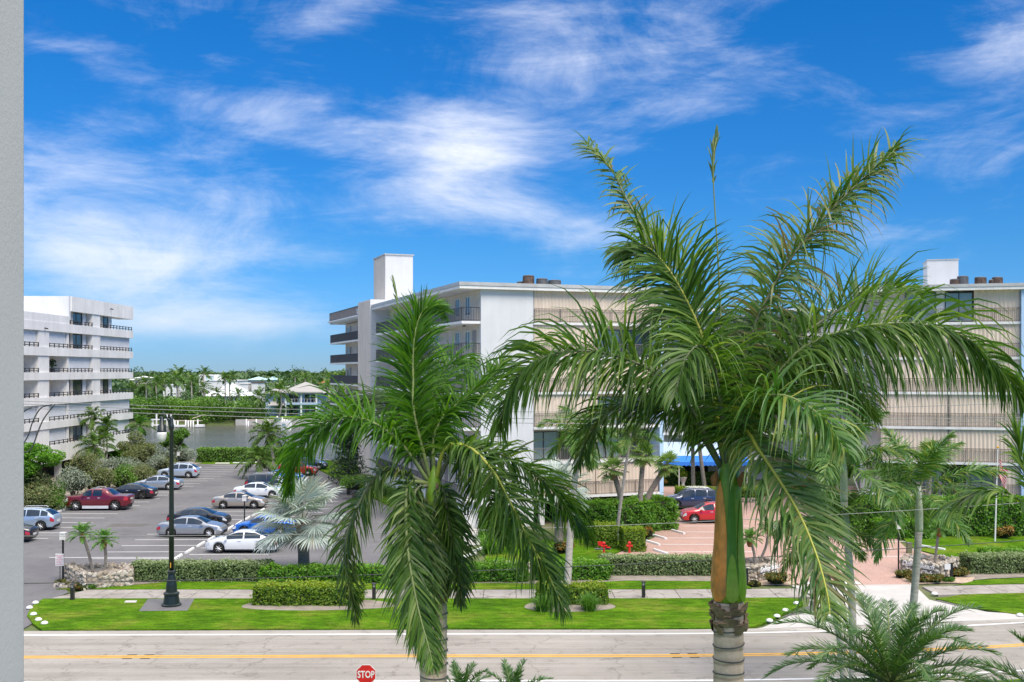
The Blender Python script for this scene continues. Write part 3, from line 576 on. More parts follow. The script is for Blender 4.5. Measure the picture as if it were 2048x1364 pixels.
def fan_leaf(parent, hub, axis, normal, r, m, nseg=30, spread=2.3, pet=None, droop=.25, fold=.18, w=None, rib=None):
    """Fan-shaped blade: pleated segments radiating from the hub, tips free and sagging, with its stalk."""
    axis = unit(np.array(axis, float)); normal = unit(np.array(normal, float)-axis*np.dot(normal, axis)); sd = np.cross(normal, axis); V = []; Fq = []; rn = []; base_r = R.uniform(.2, .8)
    for i in range(nseg):
        a = (i/(nseg-1)-.5)*2*spread; d = axis*math.cos(a)+sd*math.sin(a); ws = (w or 2*spread*r/nseg*.62); pw = np.cross(normal, d); up = fold*(1 if i % 2 else -1)
        ln = r*(1-.22*abs(a/spread)**2)*R.uniform(.92, 1.06); q = np.array(hub, float); dd = unit(d+normal*R.uniform(-.03, .06)); b = len(V)
        for k, (f, ww) in enumerate(((0, .05), (.38, .62), (.62, .85), (.84, .5), (1, .04))):
            if k: q = q+dd*ln*(f-pf); dd = unit(dd+np.array([0, 0, -1.])*droop*f*(.6+R.random()*.8))
            pf = f; x = pw*math.cos(up*2)+normal*math.sin(up*2); V += [q-x*ws*ww*.5, q+x*ws*ww*.5]
        rv = min(1, max(0, base_r+R.uniform(-.25, .25)))
        for k in range(4): Fq.append((b+2*k, b+2*k+1, b+2*k+3, b+2*k+2)); rn.append(rv)
    o = mesh_obj('fan_leaf', np.array(V), np.array(Fq), m, parent, False, None, rn)
    if pet is not None:
        mid = (np.array(pet)+np.array(hub))/2+np.array([0, 0, r*.10]); MB().tube(spline([pet, mid, hub], 6), np.linspace(r*.03, r*.016, 6), 5).build('stalk', rib or M['midrib_d'], o, True)
    return o
def fan_palm(name, label, base, heart, r0, r1, n, stalk, r, m, bend=(0, 0, 0), group=None, elev=(1.3, -.6), boots=None, trunk=None, seed=1, droop=.25, nseg=26, cat='palm tree', spread=2.2, rib=None):
    rr = random.Random(seed); t = thing(name, label, cat, base, group=group); heart = np.array(heart, float)
    mb = MB(); ringed_trunk(mb, base, heart, r0, r1, bend); mb.build('trunk', trunk or M['trunk'], t, True)
    if boots: mb = MB(); mb.lathe([(r1*1.0, -boots[0]), (r1*boots[1], -boots[0]*.75), (r1*boots[1]*1.05, -boots[0]*.3), (r1*.6, .08)], 10, heart); mb.build('leaf_bases', boots[2], t, True)
    for i in range(n):
        f = i/(n-1); az = 2*math.pi*(i*.382+rr.uniform(-.05, .05)); el = elev[0]+(elev[1]-elev[0])*f+rr.uniform(-.12, .12)
        d = np.array([math.cos(az)*math.cos(el), math.sin(az)*math.cos(el), math.sin(el)]); hub = heart+d*stalk*rr.uniform(.85, 1.15)
        ax = unit(d+np.array([0, 0, -.28*(1-f)-.1])); nm = np.array([-math.cos(az)*math.sin(el), -math.sin(az)*math.sin(el), math.cos(el)])+.25*np.array([-math.sin(az), math.cos(az), 0])*rr.uniform(-1, 1)
        fan_leaf(t, hub, ax, nm, r*rr.uniform(.85, 1.12), m, nseg, spread, heart-np.array([0, 0, .05]), droop, rib=rib)
    return t
# ------------------------------------------------------------------ near wall of the viewer's own balcony
b = thing('balcony_wall', 'grey textured stucco wall edge of the near balcony filling the left border', 'wall', (-1.4, 1.7, 10))
mb = MB(); mb.prism([(-2.6, 1.35), (-.80, 1.35), (-.814, 1.79), (-.8175, 1.80), (-2.6, 1.80)], 9.8, 15.6); mb.build('wall', M['stucco_near'], b)
# ------------------------------------------------------------------ building parts (in the building's own axes)
def railing(parent, a, b, z, h=1.05, step=.13, m=None, bar=.012, post=1.9, panel=None):
    a, b = np.array(a, float), np.array(b, float); d = b-a; L = np.linalg.norm(d); rz = math.atan2(d[1], d[0]); mb = MB()
    c = (a+b)/2
    for zz, th in ((z+h, .05), (z+.09, .035)): mb.obox((*c, zz), (L, .045, th), rz)
    n = max(1, int(L/step))
    for i in range(n+1): q = a+d*i/n; mb.obox((*q, z+h/2), (bar*2, bar*2, h), rz)
    for i in range(int(L/post)+1): q = a+d*min(1, i*post/L); mb.obox((*q, z+h/2), (.05, .05, h), rz)
    return mb.build('railing', m or M['rail'], parent)
def ribbed(parent, x0, x1, y, z0, z1, m, step=.30, depth=.06, name='shutter', axis='x', sgn=-1):
    """Accordion shutter: folded vertical pleats."""
    n = max(2, int(round((x1-x0)/step))*2); xs = np.linspace(x0, x1, n+1); V = []
    for i, x in enumerate(xs):
        d = y+sgn*depth*(i % 2)
        for z in (z0, z1): V.append((x, d, z) if axis == 'x' else (d, x, z))
    Fc = [(2*i, 2*i+2, 2*i+3, 2*i+1) for i in range(n)]
    return MB().add(V, Fc).build(name, m, parent)
def window(parent, x0, x1, y, z0, z1, axis='x', sgn=-1, gl=None, fr=None, mull=1, fw=.07, name='window', deep=.06):
    def bx(mb, a0, a1, d0, d1, zz0, zz1):
        d0, d1 = sorted((y+sgn*d0, y+sgn*d1))
        mb.box(a0, a1, d0, d1, zz0, zz1) if axis == 'x' else mb.box(d0, d1, a0, a1, zz0, zz1)
    mb = MB()
    for i in range(mull+2):
        xm = x0+(x1-x0)*i/(mull+1); w = fw*.5; bx(mb, max(x0, xm-w), min(x1, xm+w), -.02, deep, z0, z1)
    bx(mb, x0+fw*.5, x1-fw*.5, -.02, deep-.004, z0, z0+fw); bx(mb, x0+fw*.5, x1-fw*.5, -.02, deep-.004, z1-fw, z1)
    o = mb.build(name, fr or M['frame_dk'], parent)
    for i in range(mull+1):
        a0 = x0+(x1-x0)*i/(mull+1)+fw*.5; a1 = x0+(x1-x0)*(i+1)/(mull+1)-fw*.5; mb = MB(); bx(mb, a0, a1, 0.005, .022, z0+fw*.9, z1-fw*.9); mb.build('pane', gl or M['glass'], o)
    return o
def slab(parent, x0, x1, y0, y1, z, th=.22, m=None, name='floor_slab'): mb = MB(); mb.box(x0, x1, y0, y1, z-th, z); return mb.build(name, m or M['white'], parent)
def wallbox(parent, x0, x1, y0, y1, z0, z1, m, name='wall'): mb = MB(); mb.box(x0, x1, y0, y1, z0, z1); return mb.build(name, m, parent)
FH, Z1 = 2.75, 2.3; LV = [Z1+FH*i for i in range(7)]
def ac_unit(label, c, r, h, m):
    t = thing('air_conditioner', label, 'air conditioner', c, group='rooftop air conditioners')
    mb = MB(); mb.lathe([(r, 0), (r, h)], 14, c); mb.build('casing', m, t)
    mb = MB()
    for i in range(22): a = i*2*math.pi/22; mb.obox((c[0]+r*1.02*math.cos(a), c[1]+r*1.02*math.sin(a), c[2]+h*.5), (.035, .05, h*.94), a+math.pi/2)
    mb.build('louvres', m, t); mb = MB(); mb.lathe([(r*1.06, 0), (r*1.06, .05), (r*.5, .10), (r*.5, .04)], 14, (c[0], c[1], c[2]+h+.003)); mb.build('fan_guard', M['acgrey'], t)
    return t
# ------------------------------------------------------------------ central block
ANG = math.atan2(.34, .94); O0 = np.array([-2.4, 83.0, 0.0])
def cw(x, y, z=0): return np.array([O0[0]+x*math.cos(ANG)-y*math.sin(ANG), O0[1]+x*math.sin(ANG)+y*math.cos(ANG), z])
B = thing('apartment_building', 'six storey apartment block with white end wall, beige shutters and long open walkways', 'building', O0, ANG, world=False)
wallbox(B, 0, 4.35, 0, 30.3, .0, 18.5, M['stucco'], 'end_wall')                       # white stucco end wall
wallbox(B, -.02, 0, .35, 30, .0, 18.5, M['cream'], 'walkway_wall')
wallbox(B, 4.35, 15.6, 1.6, 40, 2.3, 18.5, M['cream'], 'front_wall')
wallbox(B, 15.4, 15.75, -.1, 40, 0, 18.55, M['paleblue'], 'side_wall')
for i in range(7):
    z = LV[i]
    slab(B, 4.352, 15.39, -.12, 1.6, z, .2)
    if i < 6:
        slab(B, -1.55, -.021, .02, 30, z, .2, name='walkway_slab')
        railing(B, (-1.5, .1), (-1.5, 29.9), z, 1.05, .14, M['rail_side'], bar=.012); railing(B, (-1.5, .1), (-.05, .1), z, 1.05, .13)
# roof slab with metal edge, chimneys on top
slab(B, -1.85, 16.1, -.45, 38, 18.75, .24, M['white'], 'roof_slab'); slab(B, -1.9, 16.15, -.5, 38, 19.02, .265, M['roofmetal'], 'roof_edge')
# front bays: closed pleated shutters or open glazing, floor by floor
def bay(B, x0, x1, i, closed):
    z = LV[i]
    if closed: ribbed(B, x0, x1, .08, z+.02, LV[i+1]-.21, M['shutter'])
    else:
        window(B, x0+.15, (x0+x1)/2-.05, 1.58, z+.02, z+2.3, gl=M['glass_lt'], mull=1); window(B, (x0+x1)/2+.05, x1-.1, 1.58, z+.02, z+2.3, gl=M['glass'], mull=1)
bays = [(4.42, 9.7), (9.85, 15.35)]
pat = [(1, 1), (0, 0), (1, 0), (1, 1), (1, 0), (1, 1)]
for i in range(6):
    for k, (a, c) in enumerate(bays): bay(B, a, c, i, pat[i][k])
    wallbox(B, 9.72, 9.83, -.04, 1.6, LV[i]+.001, LV[i+1]-.201, M['shutter'], 'post'); railing(B, (4.42, -.07), (15.36, -.07), LV[i], 1.05, .14, M['rail_lt'], bar=.010, post=2.2)
# walkway doors and windows
for i in range(6):
    z = LV[i]
    for y in (1.1, 8.9, 15.2, 22.8):
        mb = MB(); mb.box(-.06, -.021, y, y+.95, z, z+2.1); d = mb.build('door', M['grey_door'] if (i+int(y)) % 3 else M['cream'], B)
        MB().box(-.09, -.061, y+.8, y+.85, z+.95, z+1.05).build('door_handle', M['rim'], d)
    for y in (2.6, 5.4, 11.5, 13.4, 17.6, 20.2, 25.5): window(B, y, y+1.15, -.02, z+.55, z+2.1, 'y', -1, M['glass'], M['white'], 1)
    MB().box(-.5, -.3, 3.0, 3.2, LV[i+1]-.30, LV[i+1]-.21).build('ceiling_lamp', M['black'], B); MB().box(-.5, -.3, 14.0, 14.2, LV[i+1]-.30, LV[i+1]-.21).build('ceiling_lamp', M['black'], B)
# ground storey below the walkway, open car deck at the front
wallbox(B, -1.45, -.03, .6, 30, 0, 2.09, M['stucco'], 'store_wall'); window(B, -1.25, -.75, .59, .95, 1.75, 'x', -1, M['glass'], M['white'], 1)
wallbox(B, 4.4, 15.3, 4.5, 5, 0, 2.29, M['dark'], 'car_deck_back')  # back coloured near-black for the shade under the deck
for x in (5, 8.4, 11.8, 14.8): wallbox(B, x, x+.4, .3, .7, 0, 2.09, M['stucco'], 'column')
# stair tower, lift tower and rear wing
wallbox(B, -2.0, 2.2, 30.4, 36.6, 0, 19.6, M['stucco'], 'stair_tower'); wallbox(B, -2.02, -2.0, 30.5, 36.5, .1, 19.5, M['cream'], 'tower_face')
wallbox(B, .1, 3.1, 32.6, 38.2, 18.6, 24.5, M['stucco'], 'lift_tower'); wallbox(B, 0, 3.2, 32.5, 38.3, 24.5, 24.62, M['roofmetal'], 'tower_cap'); wallbox(B, .08, .1, 32.7, 38.1, 19.1, 24.4, M['cream'], 'tower_face')
wallbox(B, 2.4, 13, 38.4, 66, 0, 18.5, M['cream'], 'rear_wall')
for i in range(7):
    z = LV[i]; slab(B, .85, 13.1, 38.42, 69.2, z, .2, name='walkway_slab')
    if i < 6:
        railing(B, (.92, 38.6), (.92, 69.1), z, 1.05, .14, M['rail_side'], bar=.013); railing(B, (.92, 69.1), (6, 69.1), z, 1.05, .13)
        for y in (41, 48, 55, 62): mb = MB(); mb.box(2.34, 2.4, y, y+.95, z, z+2.1); mb.build('door', M['grey_door'], B); window(B, y+1.5, y+2.9, 2.4, z+.5, z+2.1, 'y', -1, M['glass'], M['white'], 1)
        wallbox(B, 2.36, 2.41, 45.5, 46, z, z+2.5, M['shutter'], 'pilaster')
slab(B, .6, 13.3, 38.41, 69.5, 19.0, .2, M['white'], 'roof_slab')
railing(B, (.8, 39), (.8, 69.2), 19.0, 1.1, .14, M['rail_side'], bar=.013); railing(B, (.8, 39), (3.3, 39), 19.0, 1.1, .13)
wallbox(B, 4, 7, 60, 66, 19.01, 20.6, M['stucco'], 'roof_room')
MB().tube([(1.3, 21, 19.0), (1.3, 21, 19.9)], .08, 8).build('vent_pipe', M['rust'], B); MB().box(1.1, 1.5, 20.9, 21.1, 19.9, 20.0).build('vent_pipe', M['rust'], B)
for (u, v, Y, r, h, mm, lab) in ((1042, 562, 88, .30, .45, 'acgrey', 'small grey roof air conditioner leftmost on the central block'), (1057, 562, 87.5, .42, .95, 'rust', 'tall brown roof air conditioner on the central block'), (1084, 562, 88, .42, .72, 'acgrey', 'grey louvred roof air conditioner in the middle of the central row'),
                              (1109, 563, 88.5, .48, .62, 'acgrey', 'broad grey roof air conditioner rightmost on the central block')):
    p = P(u, v, Y); ac_unit(lab, (p[0], p[1], 19.03), r*1.05, h*.92, M[mm])
# ------------------------------------------------------------------ right block
ANG2 = math.atan2(-.27, .963); O1 = np.array([29.5, 86.2, 0.0])
C2 = thing('apartment_building', 'six storey apartment block with beige shutters and pale blue side wall at the right edge', 'building', O1, ANG2, world=False)
wallbox(C2, .1, 10.4, 1.7, 30, 2.3, 18.5, M['cream'], 'front_wall'); wallbox(C2, 10.35, 12.6, -.35, 30, 0, 18.5, M['paleblue'], 'side_wall')
for i in range(7): slab(C2, 0, 10.33, -.12, 1.7, LV[i], .2); slab(C2, -1.5, -.001, 1.0, 30, LV[i], .2, name='walkway_slab')
slab(C2, -1.8, 12.9, -.6, 30, 18.76, .24, M['white'], 'roof_slab'); slab(C2, -1.85, 12.95, -.65, 30, 19.0, .235, M['roofmetal'], 'roof_edge')
for i in range(6):
    z = LV[i]; railing(C2, (.05, -.07), (10.3, -.07), z, 1.05, .14, M['rail_lt'], bar=.010, post=2.1); railing(C2, (-1.45, 1.1), (-1.45, 29), z, 1.05, .14, M['rail_lt'])
    if i == 5:
        ribbed(C2, 7.0, 10.3, .08, z+.02, LV[6]-.21, M['shutter']); window(C2, 1.9, 4.2, .15, z+.02, z+2.35, gl=M['glass_lt'], mull=1); window(C2, 4.9, 6.9, .15, z+.02, z+2.35, gl=M['glass_lt'], mull=1)
        wallbox(C2, .1, 1.88, .2, .4, z, z+2.5, M['cream'], 'front_wall'); wallbox(C2, 4.22, 4.88, .2, .4, z, z+2.5, M['stucco'], 'front_wall')
    elif i == 0:
        for a, c, g in ((.3, 2.2, 'glass'), (2.5, 4.4, 'glass_lt'), (4.8, 6.6, 'glass'), (6.9, 8.6, 'glass_lt')): window(C2, a, c, 1.66, z+.02, z+2.4, gl=M[g], mull=1)
        ribbed(C2, 9.0, 10.3, .08, z+.02, LV[1]-.21, M['shutter'])
    else: ribbed(C2, .08, 5.1, .08, z+.02, LV[i+1]-.21, M['shutter']); ribbed(C2, 5.2, 10.3, .08, z+.02, LV[i+1]-.21, M['shutter']); wallbox(C2, 5.11, 5.19, -.02, 1.6, z+.001, z+2.5, M['rail_lt'], 'post')
wallbox(C2, .3, 10, 4, 4.4, 0, 2.29, M['dark'], 'car_deck_back')  # shade below the block painted as a near-black back
# roof room
wallbox(C2, 4.0, 6.4, 4.5, 8, 18.9, 21.4, M['stucco'], 'roof_room'); wallbox(C2, 3.95, 6.45, 4.45, 8.05, 21.4, 21.48, M['roofmetal'], 'room_cap')
for (u, r, h, mm, lab) in ((1893, .33, .50, 'rust', 'short brown roof air conditioner leftmost on the right block'), (1909, .40, .74, 'acgrey', 'tall grey roof air conditioner before the white roof room'), (1944, .42, .66, 'rust', 'rusty striped roof air conditioner right of the white roof room'), (1966, .2, .45, 'rust', 'thin rusty roof air conditioner on the right block'), (1977, .38, .66, 'rust', 'brown round roof air conditioner rightmost on the right block')):
    p = P(u, 560, 88); ac_unit(lab, (p[0], p[1]-1.6, 19.01), r, h, M[mm])
# terrace furniture on the first balcony of the right block
def chair(lab, c, rz, m, group):
    t = thing('patio_chair', lab, 'chair', c, rz, group, world=False); mb = MB(); mb.box(-.25, .25, -.25, .25, .40, .44); mb.build('seat', m, t); mb = MB()
    for i in range(5): mb.box(-.24+i*.11, -.20+i*.11, .24, .27, .45, .95)
    mb.box(-.26, .26, .235, .275, .93, .99); mb.build('backrest', m, t)
    for sx in (-.23, .23):
        for sy in (-.23, .23): mb = MB(); mb.box(sx-.02, sx+.02, sy-.02, sy+.02, 0, .4); mb.build('leg', m, t)
    for sx in (-.26, .26): mb = MB(); mb.box(sx-.025, sx+.025, -.2, .24, .62, .66); mb.build('armrest', m, t)
def c2w(x, y, z=0): return (O1[0]+x*math.cos(ANG2)-y*math.sin(ANG2), O1[1]+x*math.sin(ANG2)+y*math.cos(ANG2), z)
for k, (x, rz, lab) in enumerate(((3.2, .5, 'light patio chair leftmost on the raised terrace'), (6.9, -.6, 'dark patio chair rightmost on the raised terrace'), (6.0, 2.6, 'dark patio chair beside the terrace table'))): chair(lab, c2w(x, .8 if k else .6, 2.305), rz, M['shutter'] if k == 0 else M['black'], 'chairs on the raised terrace')
t = thing('patio_table', 'dark rectangular patio table on the raised terrace', 'table', c2w(4.9, .7, 2.305), ANG2, world=False); MB().box(-.8, .8, -.4, .4, .70, .74).build('table_top', M['black'], t)
for sx in (-.7, .7):
    for sy in (-.32, .32): MB().box(sx-.03, sx+.03, sy-.03, sy+.03, 0, .7).build('leg', M['black'], t)
# ------------------------------------------------------------------ linking rear block with blue awning
Lk = thing('apartment_building', 'white rear block linking both wings behind the blue entrance awning', 'building', (8, 119, 0), 0, world=False)
wallbox(Lk, -2, 30, 1.8, 14, 0, 18.5, M['stucco'], 'wall')
for i in range(7):
    slab(Lk, -2, 30, 0, 1.79, LV[i]+.3, .24)
    if i < 6:
        railing(Lk, (-2, .08), (30, .08), LV[i]+.3, 1.05, .15, M['rail_lt'])
        for x in (1, 5.5, 10, 14.5, 19, 23.5): window(Lk, x, x+1.6, 1.8, LV[i]+.9, LV[i]+2.4, gl=M['glass_lt'], fr=M['white']); MB().box(x+2.3, x+3.2, 1.74, 1.79, LV[i]+.3, LV[i]+2.4).build('door', M['grey_door'], Lk)
wallbox(Lk, 8, 14, 1.72, 1.78, .1, 2.3, M['dark'], 'entrance')
aw = thing('entrance_awning', 'blue canvas awning on thin white posts over the rear entrance', 'awning', (18.5, 114, 0))
x0, x1, y0, y1 = 14.9, 25.0, 113.2, 118.9
mb = MB(); mb.add([(x0, y0, 2.6), (x1, y0, 2.6), (x1, y1, 4.35), (x0, y1, 4.35), (x0, y0, 2.52), (x1, y0, 2.52), (x1, y1, 4.27), (x0, y1, 4.27)], [(0, 1, 2, 3), (7, 6, 5, 4), (0, 3, 7, 4), (1, 5, 6, 2)]); mb.build('canopy', M['awning_top'], aw)
mb = MB(); mb.add([(x0-.02, y0-.05, 2.62), (x1+.02, y0-.05, 2.62), (x1, y0+1.6, 3.15), (x0, y0+1.6, 3.15)], [(0, 1, 2, 3)]); mb.build('canopy', M['awning'], aw)
n = 44; V = []
for i in range(n+1): x = x0+(x1-x0)*i/n; V += [(x, y0-.06, 2.62), (x, y0-.06, 2.28-.09*(i % 2))]
mb = MB(); mb.add(V, [(2*i, 2*i+1, 2*i+3, 2*i+2) for i in range(n)]); mb.build('valance', M['awning'], aw)
for x in (15.1, 17.6, 20.1, 22.6, 24.8): MB().tube([(x, y0+.1, 0), (x, y0+.1, 2.6)], .05, 8).build('post', M['white'], aw)
# ------------------------------------------------------------------ white building on the left
LB = thing('apartment_building', 'white seven storey apartment building with long balcony bands beside the canal', 'building', (-52, 125, 0), 0)
ZB = [(19.2, 20.95), (16.65, 17.65), (13.9, 14.85), (11.2, 12.05), (8.45, 9.3), (5.75, 6.6), (1.9, 3.85)]
ye = 146.3
wallbox(LB, -75, -53.6, 96, 140.4, 1.9, 16.6, M['band']); wallbox(LB, -75, -53.6, 126.2, 140.4, 16.6, 20.9, M['band'])
wallbox(LB, -75, -51.7, 125.4, 125.9, 17.6, 20.95, M['stucco'], 'penthouse_end')
for i, (a, c) in enumerate(ZB):
    y0 = 125.901 if i == 0 else 96; top = c
    wallbox(LB, -53.6, -51.55, y0, ye, a, top, M['band'], 'balcony_band')
    if i == 1: wallbox(LB, -53.55, -51.60, 96, 125.399, top, 18.55, M['band'], 'parapet')
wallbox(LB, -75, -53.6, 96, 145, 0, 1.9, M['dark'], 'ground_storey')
for y in (100, 112, 124, 136, 144): wallbox(LB, -52.8, -52.2, y, y+.6, 0, 1.9, M['band'], 'column')
Bays = [(110.6, 117.3), (120.0, 125.1), (125.6, 132.3), (134.9, 146.0)]
fill = [(None, None, 'g', 'go'), ('w', 'w', 'g', 'w'), ('d', 'd', 'w', 'w'), ('d', 'd', 'g', 'go'), ('w', 'w', 'w', 'w'), ('w', 'w', 'g', 'w')]
for i in range(6):
    z0, z1 = ZB[i+1][1], ZB[i][0]
    if i == 0: z0 = 17.65
    for (a, c) in ((117.3, 120.0), (132.3, 134.9), (104, 110.6)):
        if i == 0 and a < 125: continue
        wallbox(LB, -53.59, -51.66, a, c, z0+.001, z1-.001, M['band'], 'pier')
    if i: wallbox(LB, -53.59, -51.75, 125.11, 125.59, z0+.001, z1-.001, M['band'], 'divider')
    for k, (a, c) in enumerate(Bays):
        f = fill[i][k]
        if f is None: continue
        if f == 'w': ribbed(LB, a+.03, c-.05, -51.95, z0+.001, z1-.001, M['shutter_white'], .42, .05, axis='y', sgn=1)
        elif f[0] == 'g':
            ce = c if f == 'g' else c-5.2
            window(LB, a+.1, ce-1.6, -52.35, z0+.001, z1-.06, 'y', 1, M['glass'], M['frame_dk'], 2); wallbox(LB, -52.3, -52.2, a+1.5, a+2.2, z0+.001, z1-.001, M['cream'], 'curtain'); wallbox(LB, -52.3, -52.2, ce-1.55, ce-.6, z0+.001, z1-.001, M['shutter_white'], 'side_screen')
        else: wallbox(LB, -53.598, -53.55, a, c, z0+.001, z1-.001, M['cream'], 'recess_wall')
        mb = MB()
        for zz in (.14, .40): mb.box(-51.68, -51.60, a+.05, c-.05, z0+zz, z0+zz+.075)
        nP = max(2, int((c-a)/1.1))
        for q in range(nP+1): y = a+.08+(c-a-.16)*q/nP; mb.box(-51.685, -51.595, y-.035, y+.035, z0+.002, z0+.5)
        mb.build('railing', M['rail'], LB)
for y, z in ((118.6, 16.95), (138, 20.2)): MB().tube([(-51.55, y, z), (-51.2, y, z-.1)], .07, 8).build('drain_spout', M['black'], LB)
def pot_plant(lab, c):
    t = thing('potted_plant', lab, 'plant', c, group='pot plants on the left balconies'); mb = MB(); mb.lathe([(.16, 0), (.22, .4), (.24, .42)], 10, c); mb.build('pot', M['black'], t)
    d = unit(NR.normal(0, 1, (60, 3))); leaves('foliage', np.array(c)+np.array([0, 0, 1.0])+d*.45, d, .4, M['pine'], t)
pot_plant('dark potted plant on the left balcony at the picture border', (-52.6, 114.9, 12.06)); pot_plant('dark potted plant on the second balcony of the left building', (-52.6, 122.9, 12.06))
# ------------------------------------------------------------------ far shore houses
def hip(mb, x0, x1, y0, y1, z0, z1, rx, mi=0):
    ym = (y0+y1)/2; V = [(x0, y0, z0), (x1, y0, z0), (x1, y1, z0), (x0, y1, z0), (x0+rx, ym, z1), (x1-rx, ym, z1)]; mb.add(V, [(0, 1, 5, 4), (1, 2, 5), (2, 3, 4, 5), (3, 0, 4), (3, 2, 1, 0)], mi)
def house(name, label, u0, u1, Y, dep, z0, z1, wm, rm, zr=None, rx=3, eave=.7):
    x0, x1 = (u0-CX)/F*Y, (u1-CX)/F*Y; t = thing(name, label, 'house', ((x0+x1)/2, Y, z0))
    wallbox(t, x0, x1, Y, Y+dep, z0, z1, wm)
    if zr: mb = MB(); hip(mb, x0-eave, x1+eave, Y-eave, Y+dep+eave, z1, zr, rx); mb.build('roof', rm, t)
    else: wallbox(t, x0-.2, x1+.2, Y-.2, Y+dep+.2, z1, z1+.3, rm, 'roof')
    return t, x0, x1
def U(u, Y): return (u-CX)/F*Y
def Zv(v, Y): return H-(v-HV)/F*Y
Y = 284; t, x0, x1 = house('waterfront_house', 'pale blue two storey house with grey hip roof across the canal', 566, 640, Y, 12, .3, Zv(786, Y), M['houseblue'], M['roof_grey'], Zv(764, Y), 6, 1.2)
xa, xb = U(574, Y), U(638, Y); slab(t, xa, xb, Y-2.6, Y, Zv(805, Y), .5, M['houseblue'], 'balcony_floor')
for u in (575, 606, 636): MB().box(U(u, Y)-.2, U(u, Y)+.2, Y-2.5, Y-2.2, .3, Zv(786, Y)).build('column', M['white'], t)
slab(t, xa-.8, xb+1.2, Y-3.2, Y-.75, Zv(785.5, Y)+.3, .32, M['roof_grey'], 'balcony_roof'); railing(t, (xa, Y-2.4), (xb, Y-2.4), Zv(804.9, Y), 1.0, .8, M['white'], bar=.03)
for u in (582, 592, 614, 626): window(t, U(u-4, Y), U(u+5, Y), Y, Zv(804, Y), Zv(789, Y), gl=M['glass']); window(t, U(u-4, Y), U(u+5, Y), Y, .5, 2.9, gl=M['glass'])
mb = MB(); mb.add([(U(526, Y), Y-1, Zv(788, Y)), (U(567, Y), Y-1, Zv(784, Y)), (U(567, Y), Y+9, Zv(772, Y)), (U(540, Y), Y+9, Zv(776, Y))], [(0, 1, 2, 3)]); wallbox(t, U(530, Y), U(566, Y), Y+.5, Y+9, .3, Zv(788, Y), M['houseblue'], 'side_wing'); mb.build('side_roof', M['roof_grey'], t); window(t, U(551, Y), U(560, Y), Y+.5, Zv(800, Y), Zv(789, Y), gl=M['roof_teal'], fr=M['white'])
mb = MB(); mb.add([(U(538, Y), Y-3, Zv(810, Y)), (U(572, Y), Y-3, Zv(810, Y)), (U(572, Y), Y+.4, Zv(802, Y)), (U(545, Y), Y+.4, Zv(802, Y))], [(0, 1, 2, 3)]); mb.build('porch_roof', M['roof_grey'], t)
Y = 290; t, x0, x1 = house('waterfront_house', 'white bungalow with pale hip roof and dark windows behind the mangroves', 414, 484, Y, 14, .3, Zv(792, Y), M['white'], M['shutter_white'], Zv(768, Y), 5, .9)
for u in (429, 437, 449, 457, 464): window(t, U(u-2.5, Y), U(u+2.5, Y), Y, Zv(806, Y), Zv(795, Y), gl=M['glass'], mull=0)
mb = MB(); mb.add([(U(378, Y), Y-4, Zv(812, Y)), (U(416, Y), Y-4, Zv(812, Y)), (U(416, Y), Y+8, Zv(796, Y)), (U(408, Y), Y+8, Zv(796, Y))], [(0, 1, 2, 3)]); mb.build('garage_roof', M['roof_grey'], t)
Y = 330; t, *_ = house('modern_house', 'white flat roofed modern house with turquoise glazed tower', 410, 476, Y, 12, .3, Zv(762, Y), M['white'], M['white']); wallbox(t, U(396, Y), U(427, Y), Y+1, Y+9, .3, Zv(749, Y), M['white'], 'tower')
for u in (412, 418, 423): window(t, U(u-2, Y), U(u+2, Y), Y+1, Zv(761, Y), Zv(752, Y), gl=M['roof_teal'], mull=0)
Y = 320; t, *_ = house('white_house', 'white cube house half hidden behind tall palms', 326, 352, Y, 9, .3, Zv(771, Y), M['white'], M['white']); window(t, U(341, Y), U(344, Y), Y, Zv(790, Y), Zv(774, Y), mull=0)
Y = 380; house('far_house', 'low house with pale teal roof beyond the bungalow', 497, 522, Y, 12, .3, Zv(760, Y), M['white'], M['roof_teal'], Zv(753, Y), 3); house('far_house', 'small white house with pale teal roof further right', 530, 548, Y+12, 12, .3, Zv(760, Y), M['white'], M['roof_teal'], Zv(754, Y), 3)
house('far_house', 'small house with orange red tiled roof right of the blue house', 638, 662, Y-30, 10, .3, Zv(767, Y-30), M['cream'], M['roof_red'], Zv(758, Y-30), 4); house('far_house', 'low white house with flat roof above the bungalow', 480, 496, Y-60, 9, .3, Zv(768, Y-60), M['white'], M['white'])
house('far_house', 'white house with brown wall between bungalow and blue house', 503, 516, 320, 9, .3, Zv(766, 320), M['white'], M['rust'])
for u, v, lab in ((280, 753, 'tiny white roofed house far behind the left palms'), (264, 757, 'low pale roofed house beside the left building')): house('far_house', lab, u-8, u+9, 420, 9, .3, Zv(v+3, 420), M['cream'], M['white'], Zv(v-1, 420), 2)
# docks, lift, boats
def dock(label, u0, u1, Y, posts, z=.35):
    t = thing('boat_dock', label, 'dock', (U((u0+u1)/2, Y), Y, -1)); x0, x1 = U(u0, Y), U(u1, Y); n = int((x1-x0)/.45)
    for i in range(n): mb = MB(); mb.box(x0+i*.45, x0+i*.45+.40, Y, Y+2.0, z, z+.12); mb.build('plank', M['timber'], t)
    for u, v in posts: MB().tube([(U(u, Y), Y-.2, -2.5), (U(u, Y), Y-.2, Zv(v, Y))], .17, 8).build('piling', M['white'], t, True)
    return t
t = dock('weathered timber dock with white pilings on the far bank', 344, 402, 254, ((350, 841), (356, 841), (372, 840), (377, 841), (382, 841), (387, 841), (396, 839)))
MB().box(U(345, 253), U(372, 253), 252, 253.4, -.9, -.5).build('float', M['white'], t); MB().box(U(393, 253), U(409, 253), 251.5, 253.4, -.9, -.4).build('float', M['white'], t)
